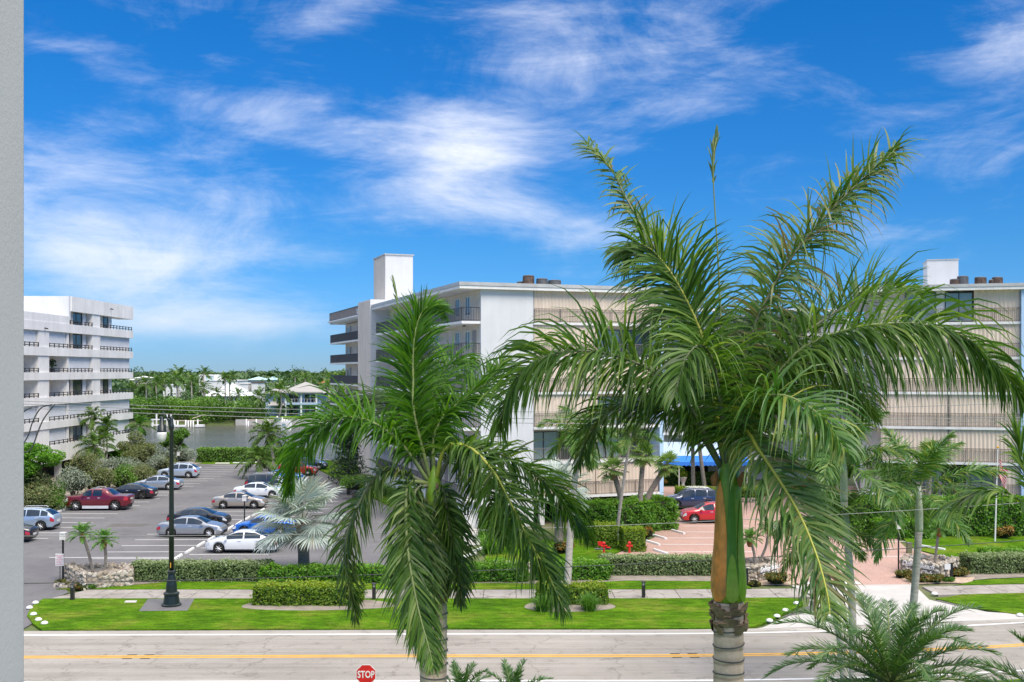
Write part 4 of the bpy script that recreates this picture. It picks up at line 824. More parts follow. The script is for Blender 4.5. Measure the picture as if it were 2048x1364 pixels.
MB().tube([(U(385, 256), 256, .9), (U(410, 264), 264, 1.5)], .12, 6).build('gangway', M['timber'], t)
t = thing('boat_lift', 'white boat lift frame of four posts beside the timber dock', 'boat lift', (U(325, 254), 254, -1))
for u in (305, 346): MB().tube([(U(u, 254), 254, -2.5), (U(u, 254), 254, Zv(840, 254))], .3, 8).build('piling', M['white'], t)
for u in (313, 334, 342): MB().tube([(U(u, 256), 256, -1), (U(u, 256), 256, Zv(828, 256))], .2, 8).build('post', M['white'], t)
MB().box(U(303, 254), U(347, 254), 253.6, 254.4, Zv(840, 254), Zv(838, 254)).build('beam', M['white'], t); MB().box(U(309, 254), U(322, 254), 253, 255, Zv(851, 254), Zv(849, 254)).build('cradle', M['white'], t)
t = dock('pale dock with white pilings before the blue house', 490, 575, 258, ((493, 838), (497, 842), (513, 838), (530, 836), (536, 838), (555, 832), (559, 836), (565, 834), (569, 838), (574, 839)))
def boat(label, u, Y, L, W_, h, group=None):
    x = U(u, Y); t = thing('motor_boat', label, 'boat', (x, Y, -1.05), group=group); st = np.linspace(-.5, .5, 9); V = []; 
    for s in st:
        w = W_*.5*(1-max(0, s*2)**2.2); z = h*(1+.35*max(0, s*2)); V += [(x+s*L, Y-w, -1.05+z), (x+s*L, Y-w*.7, -1.15), (x+s*L, Y+w*.7, -1.15), (x+s*L, Y+w, -1.05+z)]
    Fc = [(4*i+j, 4*i+4+j, 4*i+5+j, 4*i+1+j) for i in range(8) for j in range(3)]+[(0, 1, 2, 3)]+[(4*i+3, 4*i+7, 4*i+4, 4*i) for i in range(8)]
    mb = MB(); mb.add(V, Fc); mb.build('hull', M['white'], t); MB().box(x-L*.12, x+L*.1, Y-W_*.22, Y+W_*.22, -1.05+h, -1.05+h+.9).build('console', M['glass_lt'], t); MB().box(x-L*.56, x-L*.48, Y-.25, Y+.25, -1.1, -.2+h*.3).build('outboard_motor', M['black'], t)
boat('white boat moored at the pale dock before the blue house', 556, 256, 6.5, 2.2, 1.1); boat('small white boat floating off the pale dock', 568, 240, 3.2, 1.5, .6)
slab(t, U(470, 262), U(660, 262), 262.5, 263.2, .35, 1.6, M['concrete'], 'bulkhead')
sheet('far_lawn', [(U(520, 266), 263.3), (U(690, 266), 263.3), (U(690, 284), 283), (U(520, 284), 283)], .4, M['lawn'])
# ------------------------------------------------------------------ vehicles
def make_car(name, label, cat, color, L, Wd, Hh, top, belt, doors, wind, rear, wb, wr=.33, rim='rim', sill=.22, tumble=.24, loc=(0, 0), rz=0.0, roofrails=False, group='cars in the car park', sunroof=False, cladding=False):
    """Body lofted from cross-sections; front at +x. top/belt: (x, z) side-view lines; doors: side-window spans; wind/rear: screen spans."""
    t = thing(name, label, cat, (loc[0], loc[1], .035), rz, group, world=False); Lh = L/2
    tx, tz = zip(*top); bx_, bz = zip(*belt); ax = (wb[0], wb[1]); ar = wr+.06
    xs = sorted(set([round(x, 4) for x in np.linspace(-Lh, Lh, 56)]+[round(a+ar*math.cos(q), 4) for a in ax for q in np.linspace(0, math.pi, 13)]))
    def sec(x):
        e = min(1, abs(x)/Lh); w = Wd/2*(1-.16*e**9-.05*e**3); zt = np.interp(x, tx, tz); zb = min(np.interp(x, bx_, bz), zt-.015); zl = sill+.16*max(0, (e-.93)/.07)
        for a in ax:
            if abs(x-a) < ar: zl = max(zl, wr+math.sqrt(max(0, ar*ar-(x-a)**2)))
        zl = min(zl, zb-.04); hg = max(0, zt-zb); g = min(1, hg/.42); ye = w*(.955-tumble*g); 
        return [(w*.93, zl), (w*.985, zl+(zb-zl)*.30), (w, zl+(zb-zl)*.62), (w*.955, zb), (w*.955+(ye-w*.955)*.5, zb+hg*.45), (ye, zb+hg*.86), (ye*.88, zt-.018*g-.004), (ye*.5, zt), (0, zt+.012)]
    V = []; n = 17
    for x in xs:
        s = sec(x); V += [(x, y, z) for y, z in s]+[(x, -y, z) for y, z in s[-2::-1]]
    m = len(xs); Fc = [(i*n+j, i*n+j+1, (i+1)*n+j+1, (i+1)*n+j) for i in range(m-1) for j in range(n-1)]+[tuple(range(n))[::-1], tuple((m-1)*n+j for j in range(n))]
    mb = MB(); mb.add(V, Fc); body = mb.build('body', color, t, True)
    def ipt(s, q): i = min(7, int(q)); f = q-i; return s[i][0]*(1-f)+s[i+1][0]*f, s[i][1]*(1-f)+s[i+1][1]*f
    def patch(nm, mt, x0, x1, q0, q1, off, parent, both=True, nx=8, nq=4, shape=None):
        for sg in ((1, -1) if both else (1,)):
            V = []; xx = np.linspace(x0, x1, nx)
            for a in xx:
                s = sec(a)
                for q in np.linspace(q0, q1, nq): y, z = ipt(s, q); V.append((a+off[0], sg*(y+off[1]), z+off[2]))
            Fc = [(i*nq+j, i*nq+j+1, (i+1)*nq+j+1, (i+1)*nq+j) for i in range(nx-1) for j in range(nq-1)]
            mb = MB(); mb.add(V, Fc); mb.build(nm, mt, parent, True)
    for a, b_ in doors: patch('side_window', M['carglass'], a, b_, 3.18, 5.0, (0, .008, .002), t, nx=12)
    def screen(nm, x0, x1, sgn):
        V = []; xx = np.linspace(x0, x1, 7)
        for a in xx:
            s = sec(a)
            for q in (5.5, 6.0, 7.0, 8.0): y, z = ipt(s, min(q, 7.999)); V.append((a+sgn*.007, y*.97, z+.008))
            for q in (7.0, 6.0, 5.5): y, z = ipt(s, q); V.append((a+sgn*.007, -y*.97, z+.008))
        mb = MB(); mb.add(V, [(i*7+j, i*7+j+1, (i+1)*7+j+1, (i+1)*7+j) for i in range(6) for j in range(6)]); mb.build(nm, M['carglass'], t, True)
    screen('windscreen', wind[0], wind[1], 1); screen('rear_window', rear[0], rear[1], -1)
    if sunroof: screen('sunroof', sunroof[0], sunroof[1], 0)
    patch('headlamp', M['lamp_clear'], Lh*.86, Lh*.985, 1.9, 2.9, (.006, .01, 0), t); patch('tail_lamp', M['lamp_red'], -Lh*.985, -Lh*.86, 1.8, 2.85, (-.006, .01, 0), t)
    zf = np.interp(Lh, tx, tz); MB().box(Lh-.03, Lh+.012, -Wd*.27, Wd*.27, zf-.27, zf-.07).build('grille', M['trimblk'], t); zr = np.interp(-Lh, tx, tz); MB().box(-Lh-.015, -Lh+.02, -.26, .26, zr-.25, zr-.11).build('licence_plate', M['plate'], t)
    MB().box(-Lh*.93, Lh*.93, -Wd*.40, Wd*.40, .17, .42).build('underbody', M['trimblk'], t)
    for sg in (1, -1):
        MB().box(ax[1]+ar+.08, ax[0]-ar-.08, sg*Wd*.455-.03, sg*Wd*.455+.03, .18, sill+.05).build('sill', M['trimblk'] if not cladding else M['rim'], t)
        xm = wind[0]-.28; zb = np.interp(xm, bx_, bz); mb = MB(); mb.obox((xm, sg*(Wd/2+.06), zb+.06), (.12, .2, .13), .15*sg); mb.build('wing_mirror', color, t)
        for a, b_ in doors[:2]:
            zb = np.interp(a, bx_, bz); MB().box(a+.12, a+.34, sg*(Wd/2-.01)-.02, sg*(Wd/2-.01)+.02, zb-.13, zb-.095).build('door_handle', M['rim'], t)
        if roofrails: x0, x1 = roofrails; zz = np.interp((x0+x1)/2, tx, tz); MB().tube([(x0, sg*Wd*.30, zz-.02), (x0+.15, sg*Wd*.30, zz+.05), (x1-.15, sg*Wd*.30, zz+.05), (x1, sg*Wd*.30, zz-.02)], .02, 6).build('roof_rail', M['rim'], t)
        for a in ax:
            c = (a, sg*(Wd/2-.115), wr); mb = MB(); h = .115
            mb.lathe([(wr*.62, -h), (wr*.93, -h), (wr, -h*.7), (wr, h*.7), (wr*.93, h), (wr*.62, h)], 20, c, axis='y'); wh = mb.build('wheel', M['tyre'], t)
            mb = MB(); mb.lathe([(wr*.64, -.02), (wr*.66, .06), (wr*.60, .075), (wr*.60, .02)], 20, (c[0], c[1]+(sg*.035 if sg > 0 else -.095), c[2]), axis='y')
            yo = c[1]+sg*.095
            for k in range(7): q = k*2*math.pi/7; p0 = (c[0], yo, c[2]); p1 = (c[0]+wr*.62*math.cos(q), yo, c[2]+wr*.62*math.sin(q)); mb.tube([p0, p1], [.045, .033], 4)
            mb.tube([(c[0], yo-.02, c[2]), (c[0], yo+.02, c[2])], .06, 8); mb.build('rim', M[rim], wh)
            mb = MB(); mb.lathe([(wr*.64, -.02), (wr*.64, .0)], 16, (c[0], c[1]+sg*.03, c[2]), axis='y'); mb.build('brake_disc', M['trimblk'], wh)
    return t
def sedan(label, color, L=4.85, Hh=1.46, **k):
    q = L/4.85; X = lambda a: a*q; hz = Hh-1.46
    return make_car('sedan', label, 'car', color, L, 1.83, Hh, [(X(-2.425), .72), (X(-2.36), .98), (X(-1.85), 1.06), (X(-1.62), 1.10), (X(-.95), 1.38+hz), (X(-.35), 1.45+hz), (X(.25), 1.44+hz), (X(.62), 1.33+hz), (X(1.28), 1.02), (X(1.5), .98), (X(2.1), .84), (X(2.36), .68), (X(2.425), .55)],
        [(X(-2.425), .70), (X(-1.9), .97), (X(-.5), .95), (X(1.0), .90), (X(1.5), .90), (X(2.2), .74), (X(2.425), .52)], [(X(-.12), X(.98)), (X(-1.28), X(-.22))], (X(1.24), X(.50)), (X(-1.66), X(-.85)), (X(1.47), X(-1.33)), **k)
def suv(label, color, L=4.6, Hh=1.69, name='suv', boxy=False, **k):
    q = L/4.6; X = lambda a: a*q; s = Hh/1.69; rz_ = [(X(-2.3), .95), (X(-2.24), 1.10), (X(-1.98), 1.50*s), (X(-1.72), 1.60*s)] if boxy else [(X(-2.3), .86), (X(-2.2), 1.12), (X(-1.72), 1.46*s), (X(-1.45), 1.58*s)]
    return make_car(name, label, 'car', color, L, 1.86, Hh, rz_+[(X(-.6), 1.68*s), (X(.15), 1.66*s), (X(.55), 1.53*s), (X(1.12), 1.14), (X(1.35), 1.09), (X(2.0), .97), (X(2.24), .80), (X(2.3), .62)],
        [(X(-2.3), .84), (X(-2.0), 1.10), (X(-.5), 1.05), (X(.9), 1.0), (X(1.4), 1.0), (X(2.1), .86), (X(2.3), .6)], [(X(-.2), X(.92)), (X(-1.22), X(-.28)), (X(-1.9 if boxy else -1.8), X(-1.3))], (X(1.10), X(.42)), (X(-2.17), X(-1.76)) if boxy else (X(-2.12), X(-1.58)), (X(1.38), X(-1.32)), wr=.36, sill=.27, **k)
def pickup(label, color, **k):
    L = 5.6
    return make_car('pickup_truck', label, 'pickup truck', color, L, 2.02, 1.9, [(-2.8, 1.16), (-2.76, 1.27), (-1.62, 1.30), (-1.5, 1.34), (-.86, 1.80), (-.62, 1.87), (.45, 1.88), (.78, 1.80), (1.30, 1.36), (1.42, 1.30), (2.35, 1.24), (2.66, 1.16), (2.78, 1.0), (2.8, .8)],
        [(-2.8, 1.13), (-2.6, 1.24), (0, 1.22), (1.2, 1.21), (1.5, 1.22), (2.5, 1.14), (2.8, .78)], [(.36, 1.14), (-.52, .24)], (1.34, .74), (-1.46, -.92), (1.72, -1.66), wr=.42, sill=.38, tumble=.17, cladding=True, **k)
PC = {k: paint('paint_'+k, c, mt) for k, c, mt in (('silverblue', (.40, .50, .62), .5), ('maroon', (.17, .008, .022), .3), ('black', (.012, .013, .018), .2), ('lightsilver', (.46, .50, .55), .6), ('silver', (.38, .40, .43), .6), ('paleblue', (.50, .58, .68), .45), ('champagne', (.47, .42, .36), .55), ('white', (.76, .79, .82), 0), ('blue', (.015, .14, .55), .3), ('red', (.55, .012, .02), .2), ('navy', (.03, .05, .11), .3), ('dark', (.05, .055, .06), .4))}
PI = math.pi
def at_(u, v): g = G(u, v); return (g[0], g[1])
sedan('black sedan cut off by the left wall at the bottom of the left row', PC['black'], loc=(-34.2-2.4, 76.9), rz=PI+.03)
suv('silver blue crossover nosed into the shrubs at the left border', PC['silverblue'], 4.75, 1.69, loc=(-37.3, 82.7), rz=PI+.03, roofrails=(-1.4, .4))
pickup('maroon four door pickup truck in the left parking row', PC['maroon'], loc=(-36.3, 94.6), rz=PI+.02, sunroof=(.1, .5), roofrails=(-.4, .5))
sedan('black fastback sedan parked behind the maroon pickup', PC['black'], 4.7, 1.44, loc=(-36.4, 102.8), rz=PI+.02, rim='rim_dk')
sedan('pale silver sedan second from the far end of the left row', PC['lightsilver'], 4.85, 1.45, loc=(-36.4, 110.6), rz=PI+.02)
suv('pale blue crossover at the far end of the left row', PC['paleblue'], 4.6, 1.69, loc=(-38.0, 122.6), rz=PI+.02, roofrails=(-1.4, .4))
sedan('black sedan behind the silver sedan in the middle row', PC['black'], 4.75, 1.43, loc=(-24.6, 84.6), rz=.0)
sedan('silver grey sedan in the middle row beside the street lamp', PC['silver'], 4.87, 1.48, loc=(-23.6, 79.4), rz=-.02)
sedan('champagne coloured sedan in the middle row left of the silver palm', PC['champagne'], 4.7, 1.44, loc=(-24.2, 95.7), rz=.0)
sedan('white sedan behind the champagne sedan', PC['white'], 4.7, 1.46, loc=(-24.4, 103.8), rz=.0)
suv('dark grey minivan behind the white sedan', PC['dark'], 5.0, 1.76, 'minivan', True, loc=(-24.6, 109.6), rz=.0, roofrails=(-1.6, .4))
sedan('blue sedan far back behind the silver palm', PC['blue'], 4.6, 1.45, loc=(-25.0, 117.4), rz=.0)
suv('red crossover far back behind the silver palm', PC['red'], 4.5, 1.66, loc=(-25.0, 125.6), rz=.0)
sedan('navy sedan at the far end of the middle row', PC['navy'], 4.6, 1.46, loc=(-25.2, 133.4), rz=.0)
sedan('blue sedan nose left under the silver palm', PC['blue'], 4.6, 1.44, loc=(-18.4, 80.2), rz=PI)
sedan('white sedan behind the clipped hedge nearest the road', PC['white'], 4.88, 1.46, loc=(-18.1, 72.6), rz=PI)
suv('red coupe crossover in the paved court', PC['red'], 4.7, 1.63, loc=(15.9, 86.6), rz=PI+.05, group='cars in the paved court')
suv('dark blue boxy sport utility behind the red crossover', PC['navy'], 4.8, 1.80, boxy=True, loc=(15.9, 95.6), rz=PI+.03, group='cars in the paved court', roofrails=(-1.6, .4))
# ------------------------------------------------------------------ lettering
def text_mesh(name, txt, size, m, parent, loc, rot, shear=0.0, ext=.004, align='CENTER', offset=0.0, sx=1.0, sp=1.0):
    cu = bpy.data.curves.new(name, 'FONT'); cu.body = txt; cu.size = size; cu.extrude = ext; cu.align_x = align; cu.align_y = 'CENTER'; cu.shear = shear; cu.offset = offset; cu.resolution_u = 3; cu.space_character = sp; cu.space_line = .85
    o = bpy.data.objects.new('tmp', cu); COL.objects.link(o); bpy.context.view_layer.update()
    me = bpy.data.meshes.new_from_object(o.evaluated_get(bpy.context.evaluated_depsgraph_get())); bpy.data.objects.remove(o); me.materials.clear(); me.materials.append(m); me.name = name
    t = bpy.data.objects.new(name, me); COL.objects.link(t); t.parent = parent; t.location = loc; t.rotation_euler = rot; t.scale = (sx, 1, 1); return t
# ------------------------------------------------------------------ stop sign
p = P(732, 1349, 33.5); t = thing('stop_sign', 'red octagonal stop sign on a post at the bottom of the picture', 'sign', (p[0], p[1], 0))
r = .315; oct_ = [(r/math.cos(PI/8)*math.cos(PI/8+i*PI/4), r/math.cos(PI/8)*math.sin(PI/8+i*PI/4)) for i in range(8)]
def plate(parent, name, poly, y0, y1, m):
    n = len(poly); V = [(p[0]+x, y, p[2]+z) for y in (y0, y1) for x, z in poly]; mb = MB(); mb.add(V, [tuple(range(n)), tuple(range(n, 2*n))[::-1]]+[(i, n+i, n+(i+1) % n, (i+1) % n) for i in range(n)]); return mb.build(name, m, parent)
plate(t, 'white_border', oct_, p[1]-.006, p[1], M['line']); pl_ = plate(t, 'sign_plate', [(x*.93, z*.93) for x, z in oct_], p[1]-.010, p[1]-.0061, M['red'])
text_mesh('lettering', 'STOP', .30, M['line'], t, (0, -.013, p[2]-.005), (PI/2, 0, 0), offset=.006, sx=.74)
MB().box(p[0]-.03, p[0]+.03, p[1]+.001, p[1]+.04, 0, p[2]+.28).build('post', M['acgrey'], t)
# ------------------------------------------------------------------ street lamp
g = G(343, 1214); t = thing('street_lamp', 'tall dark street lamp with fluted base and hanging glass globe on the lawn', 'street lamp', (g[0], g[1], .09)); x, y = g[0], g[1]
mb = MB(); mb.lathe([(.50, .09), (.50, .16), (.42, .2), (.36, .62), (.40, .66), (.40, .74), (.29, .80), (.27, 1.15), (.20, 1.55), (.16, 1.72), (.22, 1.76), (.22, 1.86), (.13, 1.92)], 16, (x, y, 0)); mb.build('base', M['pole_green'], t, False)
ztop = 9.75
mb = MB(); mb.lathe([(.135, 1.9), (.125, 5), (.10, ztop-.6), (.13, ztop-.55), (.13, ztop-.35), (.10, ztop-.3), (.09, ztop), (.02, ztop+.14)], 14, (x, y, 0)); mb.build('post', M['pole_green'], t, True)
mb = MB(); mb.tube(spline([(x, y, ztop-.75), (x-.18, y, ztop-.1), (x-.40, y, ztop+.30), (x-.46, y, ztop+.32), (x-.50, y, ztop+.05)], 16), .045, 8); mb.tube([(x, y, ztop-.2), (x-.3, y, ztop+.12)], .03, 6); mb.build('arm', M['pole_green'], t, True)
mb = MB(); mb.lathe([(.05, .12), (.10, .05), (.12, -.30), (.20, -.36), (.22, -.62), (.25, -.66), (.24, -.70)], 14, (x-.5, y, ztop)); mb.build('lamp_housing', M['pole_green'], t, True)
mb = MB(); mb.lathe([(.235, -.70), (.255, -.82), (.23, -1.02), (.14, -1.20), (.02, -1.25)], 14, (x-.5, y, ztop)); mb.build('glass_globe', M['opal'], t, True)
MB().box(x-.02, x+.02, y-.15, y-.135, 2.05, 2.32).build('reflector', M['yellow'], t)
# ------------------------------------------------------------------ low bollard lights, lot lamps
def bollard(lab, u, v):
    g = G(u, v); t = thing('path_light', lab, 'bollard light', (g[0], g[1], .05), group='path lights along the sidewalk'); x, y = g[0], g[1]
    MB().box(x-.09, x+.09, y-.09, y+.09, .03, .72).build('post', M['frame_dk'], t)
    for sx in (-.07, .07):
        for sy in (-.07, .07): MB().box(x+sx-.012, x+sx+.012, y+sy-.012, y+sy+.012, .72, .88).build('cage_bar', M['frame_dk'], t)
    mb = MB(); mb.lathe([(.14, .88), (.15, .90), (.05, .95)], 12, (x, y, 0)); mb.build('cap', M['frame_dk'], t); MB().box(x-.04, x+.04, y-.04, y+.04, .72, .87).build('lamp', M['opal'], t)
bollard('dark path light beside the left stone planter', 145, 1202); bollard('dark path light between the long hedge and the left royal palm', 748, 1201); bollard('dark path light right of the bedded hedge', 1287, 1197)
def post_lamp(lab, u, v, h, black=.05):
    g = G(u, v); t = thing('lamp_post', lab, 'lamp post', (g[0], g[1], .03), group='short lamp posts of the car parks'); x, y = g[0], g[1]
    MB().tube([(x, y, .02), (x, y, h-.42)], black, 8).build('post', M['black'], t); MB().box(x-.12, x+.12, y-.12, y+.12, h-.42, h-.05).build('lantern', M['opal'], t)
    for sx in (-.13, .13): MB().box(x+sx-.015, x+sx+.015, y-.135, y-.105, h-.44, h-.03).build('lantern_frame', M['white'], t)
    MB().box(x-.16, x+.16, y-.16, y+.16, h-.05, h).build('lantern_cap', M['white'], t); return t
post_lamp('lamp post with white lantern beside the left stone planter', 126, 1163, 2.85, .06); post_lamp('lamp post with white lantern beside the silver palm', 489, 1052, 2.4); post_lamp('lamp post with white lantern among the left shrubs', 220, 986, 2.5); post_lamp('lamp post with white lantern behind the right stone sign planter', 1797, 1140, 2.95)
post_lamp('lamp post partly behind the drooping palm frond in the court', 1549, 1116, 2.3); post_lamp('small lamp post far left behind the street lamp', 357, 948, 2.6)
# tow sign
g = G(120, 1163); t = thing('parking_sign', 'white parking notice with pink lettering on a post beside the left planter', 'sign', (g[0], g[1], .03)); x, y = g[0], g[1]

MB().tube([(x, y, 0), (x, y, 1.55)], .03, 6).build('post', M['acgrey'], t); MB().box(x-.24, x+.24, y-.07, y-.05, .92, 1.62).build('plate', M['line'], t); M['pinkred'] = mat('faded_red', (.62, .10, .20), .6)
for k, (s, sz) in enumerate((('TOW-AWAY', .095), ('ZONE', .095), ('UNAUTHORIZED', .06), ('VEHICLES WILL', .06), ('BE TOWED AT', .06), ("OWNER'S EXPENSE", .052))): text_mesh('lettering', s, sz, M['pinkred'], t, (0, -.074, 1.50-.03-k*.10), (PI/2, 0, 0), sx=.9)
# ------------------------------------------------------------------ coral stone planters and low walls
STM = []
for k in range(7):
    d = unit(NR.normal(0, 1, (26, 3))); import bmesh
    bm = bmesh.new()
    for q in d: bm.verts.new(Vector(q*NR.uniform(.8, 1.1)*np.array([.5, .32, .42])))
    bmesh.ops.convex_hull(bm, input=bm.verts); bm.verts.ensure_lookup_table()
    for v_ in [v_ for v_ in bm.verts if not v_.link_faces]: bm.verts.remove(v_)
    me = bpy.data.meshes.new('stone'); bm.to_mesh(me); bm.free(); me.materials.append(M['stone']); STM.append(me)
def stone_wall(t, a, b_, h, th=.35, s=.32, inner=True, cap=True, z0=0.0):
    a, b_ = np.array(a[:2], float), np.array(b_[:2], float); d = b_-a; L = np.linalg.norm(d); rz = math.atan2(d[1], d[0]); n = np.array([d[1], -d[0]])/L; c = (a+b_)/2; base = BASE[t]
    mb = MB(); mb.obox((*c, z0+h*.47), (L, th*.72, h*.94), rz); mb.build('mortar', M['mortar'], t)
    rows = max(1, int(round(h/(s*.80))))
    for sd in ((1, -1) if inner else (1,)):
        for r_ in range(rows):
            x = R.uniform(-.1, .05)
            while x < L-.02:
                w = s*R.uniform(.75, 1.45); p3 = a+d/L*min(L-.05, x+w/2)+n*sd*th*.32
                o = bpy.data.objects.new('stone', R.choice(STM)); COL.objects.link(o); o.parent = t; o.location = (p3[0]-base[0], p3[1]-base[1], z0+(r_+.5)*h/rows+R.uniform(-.08, .08)-base[2]); o.rotation_euler = (R.uniform(-.3, .3), R.uniform(-.9, .9), rz+R.uniform(-.35, .35)); o.scale = (w*1.12, s*.95, h/rows*1.35*R.uniform(.75, 1.25)); x += w*.78
def planter(label, pts, h, s=.32):
    c = np.mean(np.array([p[:2] for p in pts]), 0); t = thing('stone_planter', label, 'planter', (*c, 0))
    for a, b_ in zip(pts, pts[1:]+pts[:1]): stone_wall(t, a, b_, h, s=s)
    mb = MB(); q = [(c[0]+(p[0]-c[0])*.93, c[1]+(p[1]-c[1])*.93) for p in pts]; mb.prism(q, .02, h-.3); mb.build('soil', M['dirt'], t); return t
PLa = planter('coral stone planter with two small palms beside the left driveway', [(-26.0, 62.8), (-23.7, 59.9), (-21.7, 61.2), (-22.5, 62.9)], .95)
PLb = planter('coral stone sign planter left of the paved entrance', [(12.9, 62.9), (14.15, 62.2), (15.5, 63.6), (15.7, 65.0), (13.3, 64.8)], .95)
PLc = planter('coral stone sign planter right of the paved entrance', [(23.5, 64.6), (24.85, 62.6), (26.7, 64.6), (26.2, 65.6), (24.1, 65.6)], .98)
def sign_text(t, a, b_, h, flip=False):
    a, b_ = np.array(a), np.array(b_); d = b_-a; rz = math.atan2(d[1], d[0]); n = np.array([d[1], -d[0]])/np.linalg.norm(d); base = BASE[t]
    for k, (s, f) in enumerate((('Delray Beach', .5), ('Yacht Club', .52))):
        c = a+d*f+n*.30; text_mesh('lettering', s, .40, M['line'], t, (c[0]-base[0], c[1]-base[1], h-.24-k*.38), (PI/2, 0, rz), shear=.35, ext=.02, offset=.008, sx=1.0)
sign_text(PLc, (23.5, 64.6), (24.85, 62.6), .98); sign_text(PLb, (14.15, 62.2), (15.5, 63.6), .95)
for lab, pts, h in (('long low coral stone wall behind the silver palm trunk', [(-14.1, 63.6), (-6.6, 63.7)], .62), ('low coral stone wall left of the leaning palm trunk', [(-1.1, 66.9), (1.2, 66.3)], .4), ('low coral stone wall right of the leaning palm trunk', [(2.9, 66.5), (5.4, 66.8)], .42), ('curved coral stone edging around the yellow green court hedge', [(15.3, 100.2), (22.5, 99.6)], .45), ('small coral stone rubble edging before the left planter', [(-25.7, 60.6), (-24.4, 60.0)], .3)):
    t = thing('stone_wall', lab, 'wall', (*np.mean(pts, 0), 0)); stone_wall(t, pts[0], pts[1], h, inner=False)
# ------------------------------------------------------------------ address posts, electrical box
def addr(lab, u, v, txt):
    g = G(u, v); t = thing('address_sign', lab, 'sign', (g[0], g[1], .03)); x, y = g[0], g[1]; MB().box(x-.07, x+.07, y-.06, y+.06, .02, 1.0).build('post', M['black'], t); MB().box(x-.42, x-.071, y-.05, y-.02, .62, .95).build('plate', M['line'], t)
    if txt: text_mesh('lettering', txt, .24, M['black'], t, (-.25, -.055, .78-.03), (PI/2, 0, 0), offset=.004)
addr('white house number plate on a black post before the left sign planter', 1494, 1172, '45'); addr('small plate on a black post right of the right sign planter', 1903, 1160, None)
g = G(1820, 1108); t = thing('utility_box', 'dull green utility box behind the right sign planter', 'utility box', (g[0], g[1], 0)); MB().box(g[0]-.16, g[0]+.16, g[1], g[1]+.3, 0, .7).build('cabinet', M['olivebox'] if 'olivebox' in M else mat('olive_metal', (.14, .16, .08), .6), t); MB().box(g[0]-.18, g[0]+.18, g[1]-.02, g[1]+.32, .7, .74).build('lid', M['acgrey'], t)
# ------------------------------------------------------------------ red backflow valves
def valve(lab, c, wide):
    x, y = c; t = thing('fire_valve', lab, 'fire valve', (x, y, .03), group='red fire valves by the clipped hedge')
    mb = MB(); mb.lathe([(.13, 0), (.13, .08), (.09, .1), (.09, .75), (.15, .78), (.15, .86), (.05, .95)], 12, (x, y, 0)); mb.build('body', M['red'], t, False)
    for sg in (-1, 1): mb = MB(); mb.tube([(x, y, .6), (x+sg*.2, y-.08, .6)], .075, 10); mb.tube([(x+sg*.2, y-.08, .6), (x+sg*.25, y-.1, .6)], .10, 10); mb.build('outlet', M['red'], t)
    if wide:
        mb = MB(); mb.tube([(x-.75, y, .35), (x+.6, y, .35)], .08, 8); mb.build('pipe', M['acgrey'], t); mb = MB(); mb.lathe([(.22, .45), (.22, .5)], 16, (x+.35, y, 0)); mb.lathe([(.04, .3), (.04, .5)], 8, (x+.35, y, 0)); mb.build('hand_wheel', M['red'], t); MB().box(x-.5, x-.1, y-.12, y+.12, .62, .95).build('valve_housing', M['red'], t)
    return t
valve('red double fire valve with grey pipe left of the court hedge', (6.15, 72.0), True).scale = (.8, .8, .8); valve('single red fire valve right of the double one', (7.85, 71.9), False).scale = (.8, .8, .85)
# ------------------------------------------------------------------ flagpole
g = G(1990, 1084); t = thing('flagpole', 'white flagpole with striped flag in front of the right block', 'flagpole', (g[0], g[1], .05)); x, y = g[0], g[1]; ht = Zv(897, y)
MB().tube([(x, y, .03), (x+.2, y, ht)], [.06, .035], 8).build('pole', M['white'], t); MB().lathe([(.01, 0), (.09, .06), (.09, .12), (.01, .18)], 10, (x+.2, y, ht)).build('finial', M['yellow'], t)
nx, nz = 14, 13; V = []
for j in range(nz+1):
    for i in range(nx+1):
        s = i/nx; V.append((x+.24+s*.62+.05*math.sin(s*9+j*.3), y-.05-.12*math.sin(s*10), ht-.75-s*.95-j/nz*(1.15+s*.4)))
fl = MB()
for j in range(nz):
    for i in range(nx): fl.f.append([j*(nx+1)+i, j*(nx+1)+i+1, (j+1)*(nx+1)+i+1, (j+1)*(nx+1)+i]); fl.m.append(0 if j % 2 == 0 else 1); fl.r.append(.5)
fl.v.append(np.array(V)); fl.n = len(V); fl.build('flag', [M['red'], M['line']], t, True)
# ------------------------------------------------------------------ white dome stones, wheel stops
k = 0
for u, v, lab in ((71, 1209, 'white dome marker at the left lawn tip, farthest'), (59, 1219, 'white dome marker at the left lawn tip, second farthest'), (67, 1232, 'white dome marker at the left lawn tip, in the middle'), (77, 1243, 'white dome marker at the left lawn tip, second nearest'), (89, 1250, 'white dome marker at the left lawn tip, nearest the road'),
    (1593, 1210, 'white dome marker right of the trunk, farthest from the road'), (1571, 1224, 'white dome marker right of the trunk, second farthest'), (1554, 1236, 'white dome marker right of the trunk, second nearest'), (1539, 1245, 'white dome marker right of the trunk, nearest the road'), (1869, 1191, 'white dome marker on the right lawn tip beside the sidewalk'), (2040, 1234, 'white dome marker on the right lawn near the picture border')):
    g = G(u, v); mb = MB(); mb.lathe([(.17, .06), (.17, .10), (.14, .15), (.08, .185), (.01, .195)], 12, (0, 0, 0)); o = mb.build('dome_marker', M['line'], smooth=True); o.location = (g[0], g[1], 0); tag(o, lab, 'marker', 'white dome markers edging the lawns')
WS = None
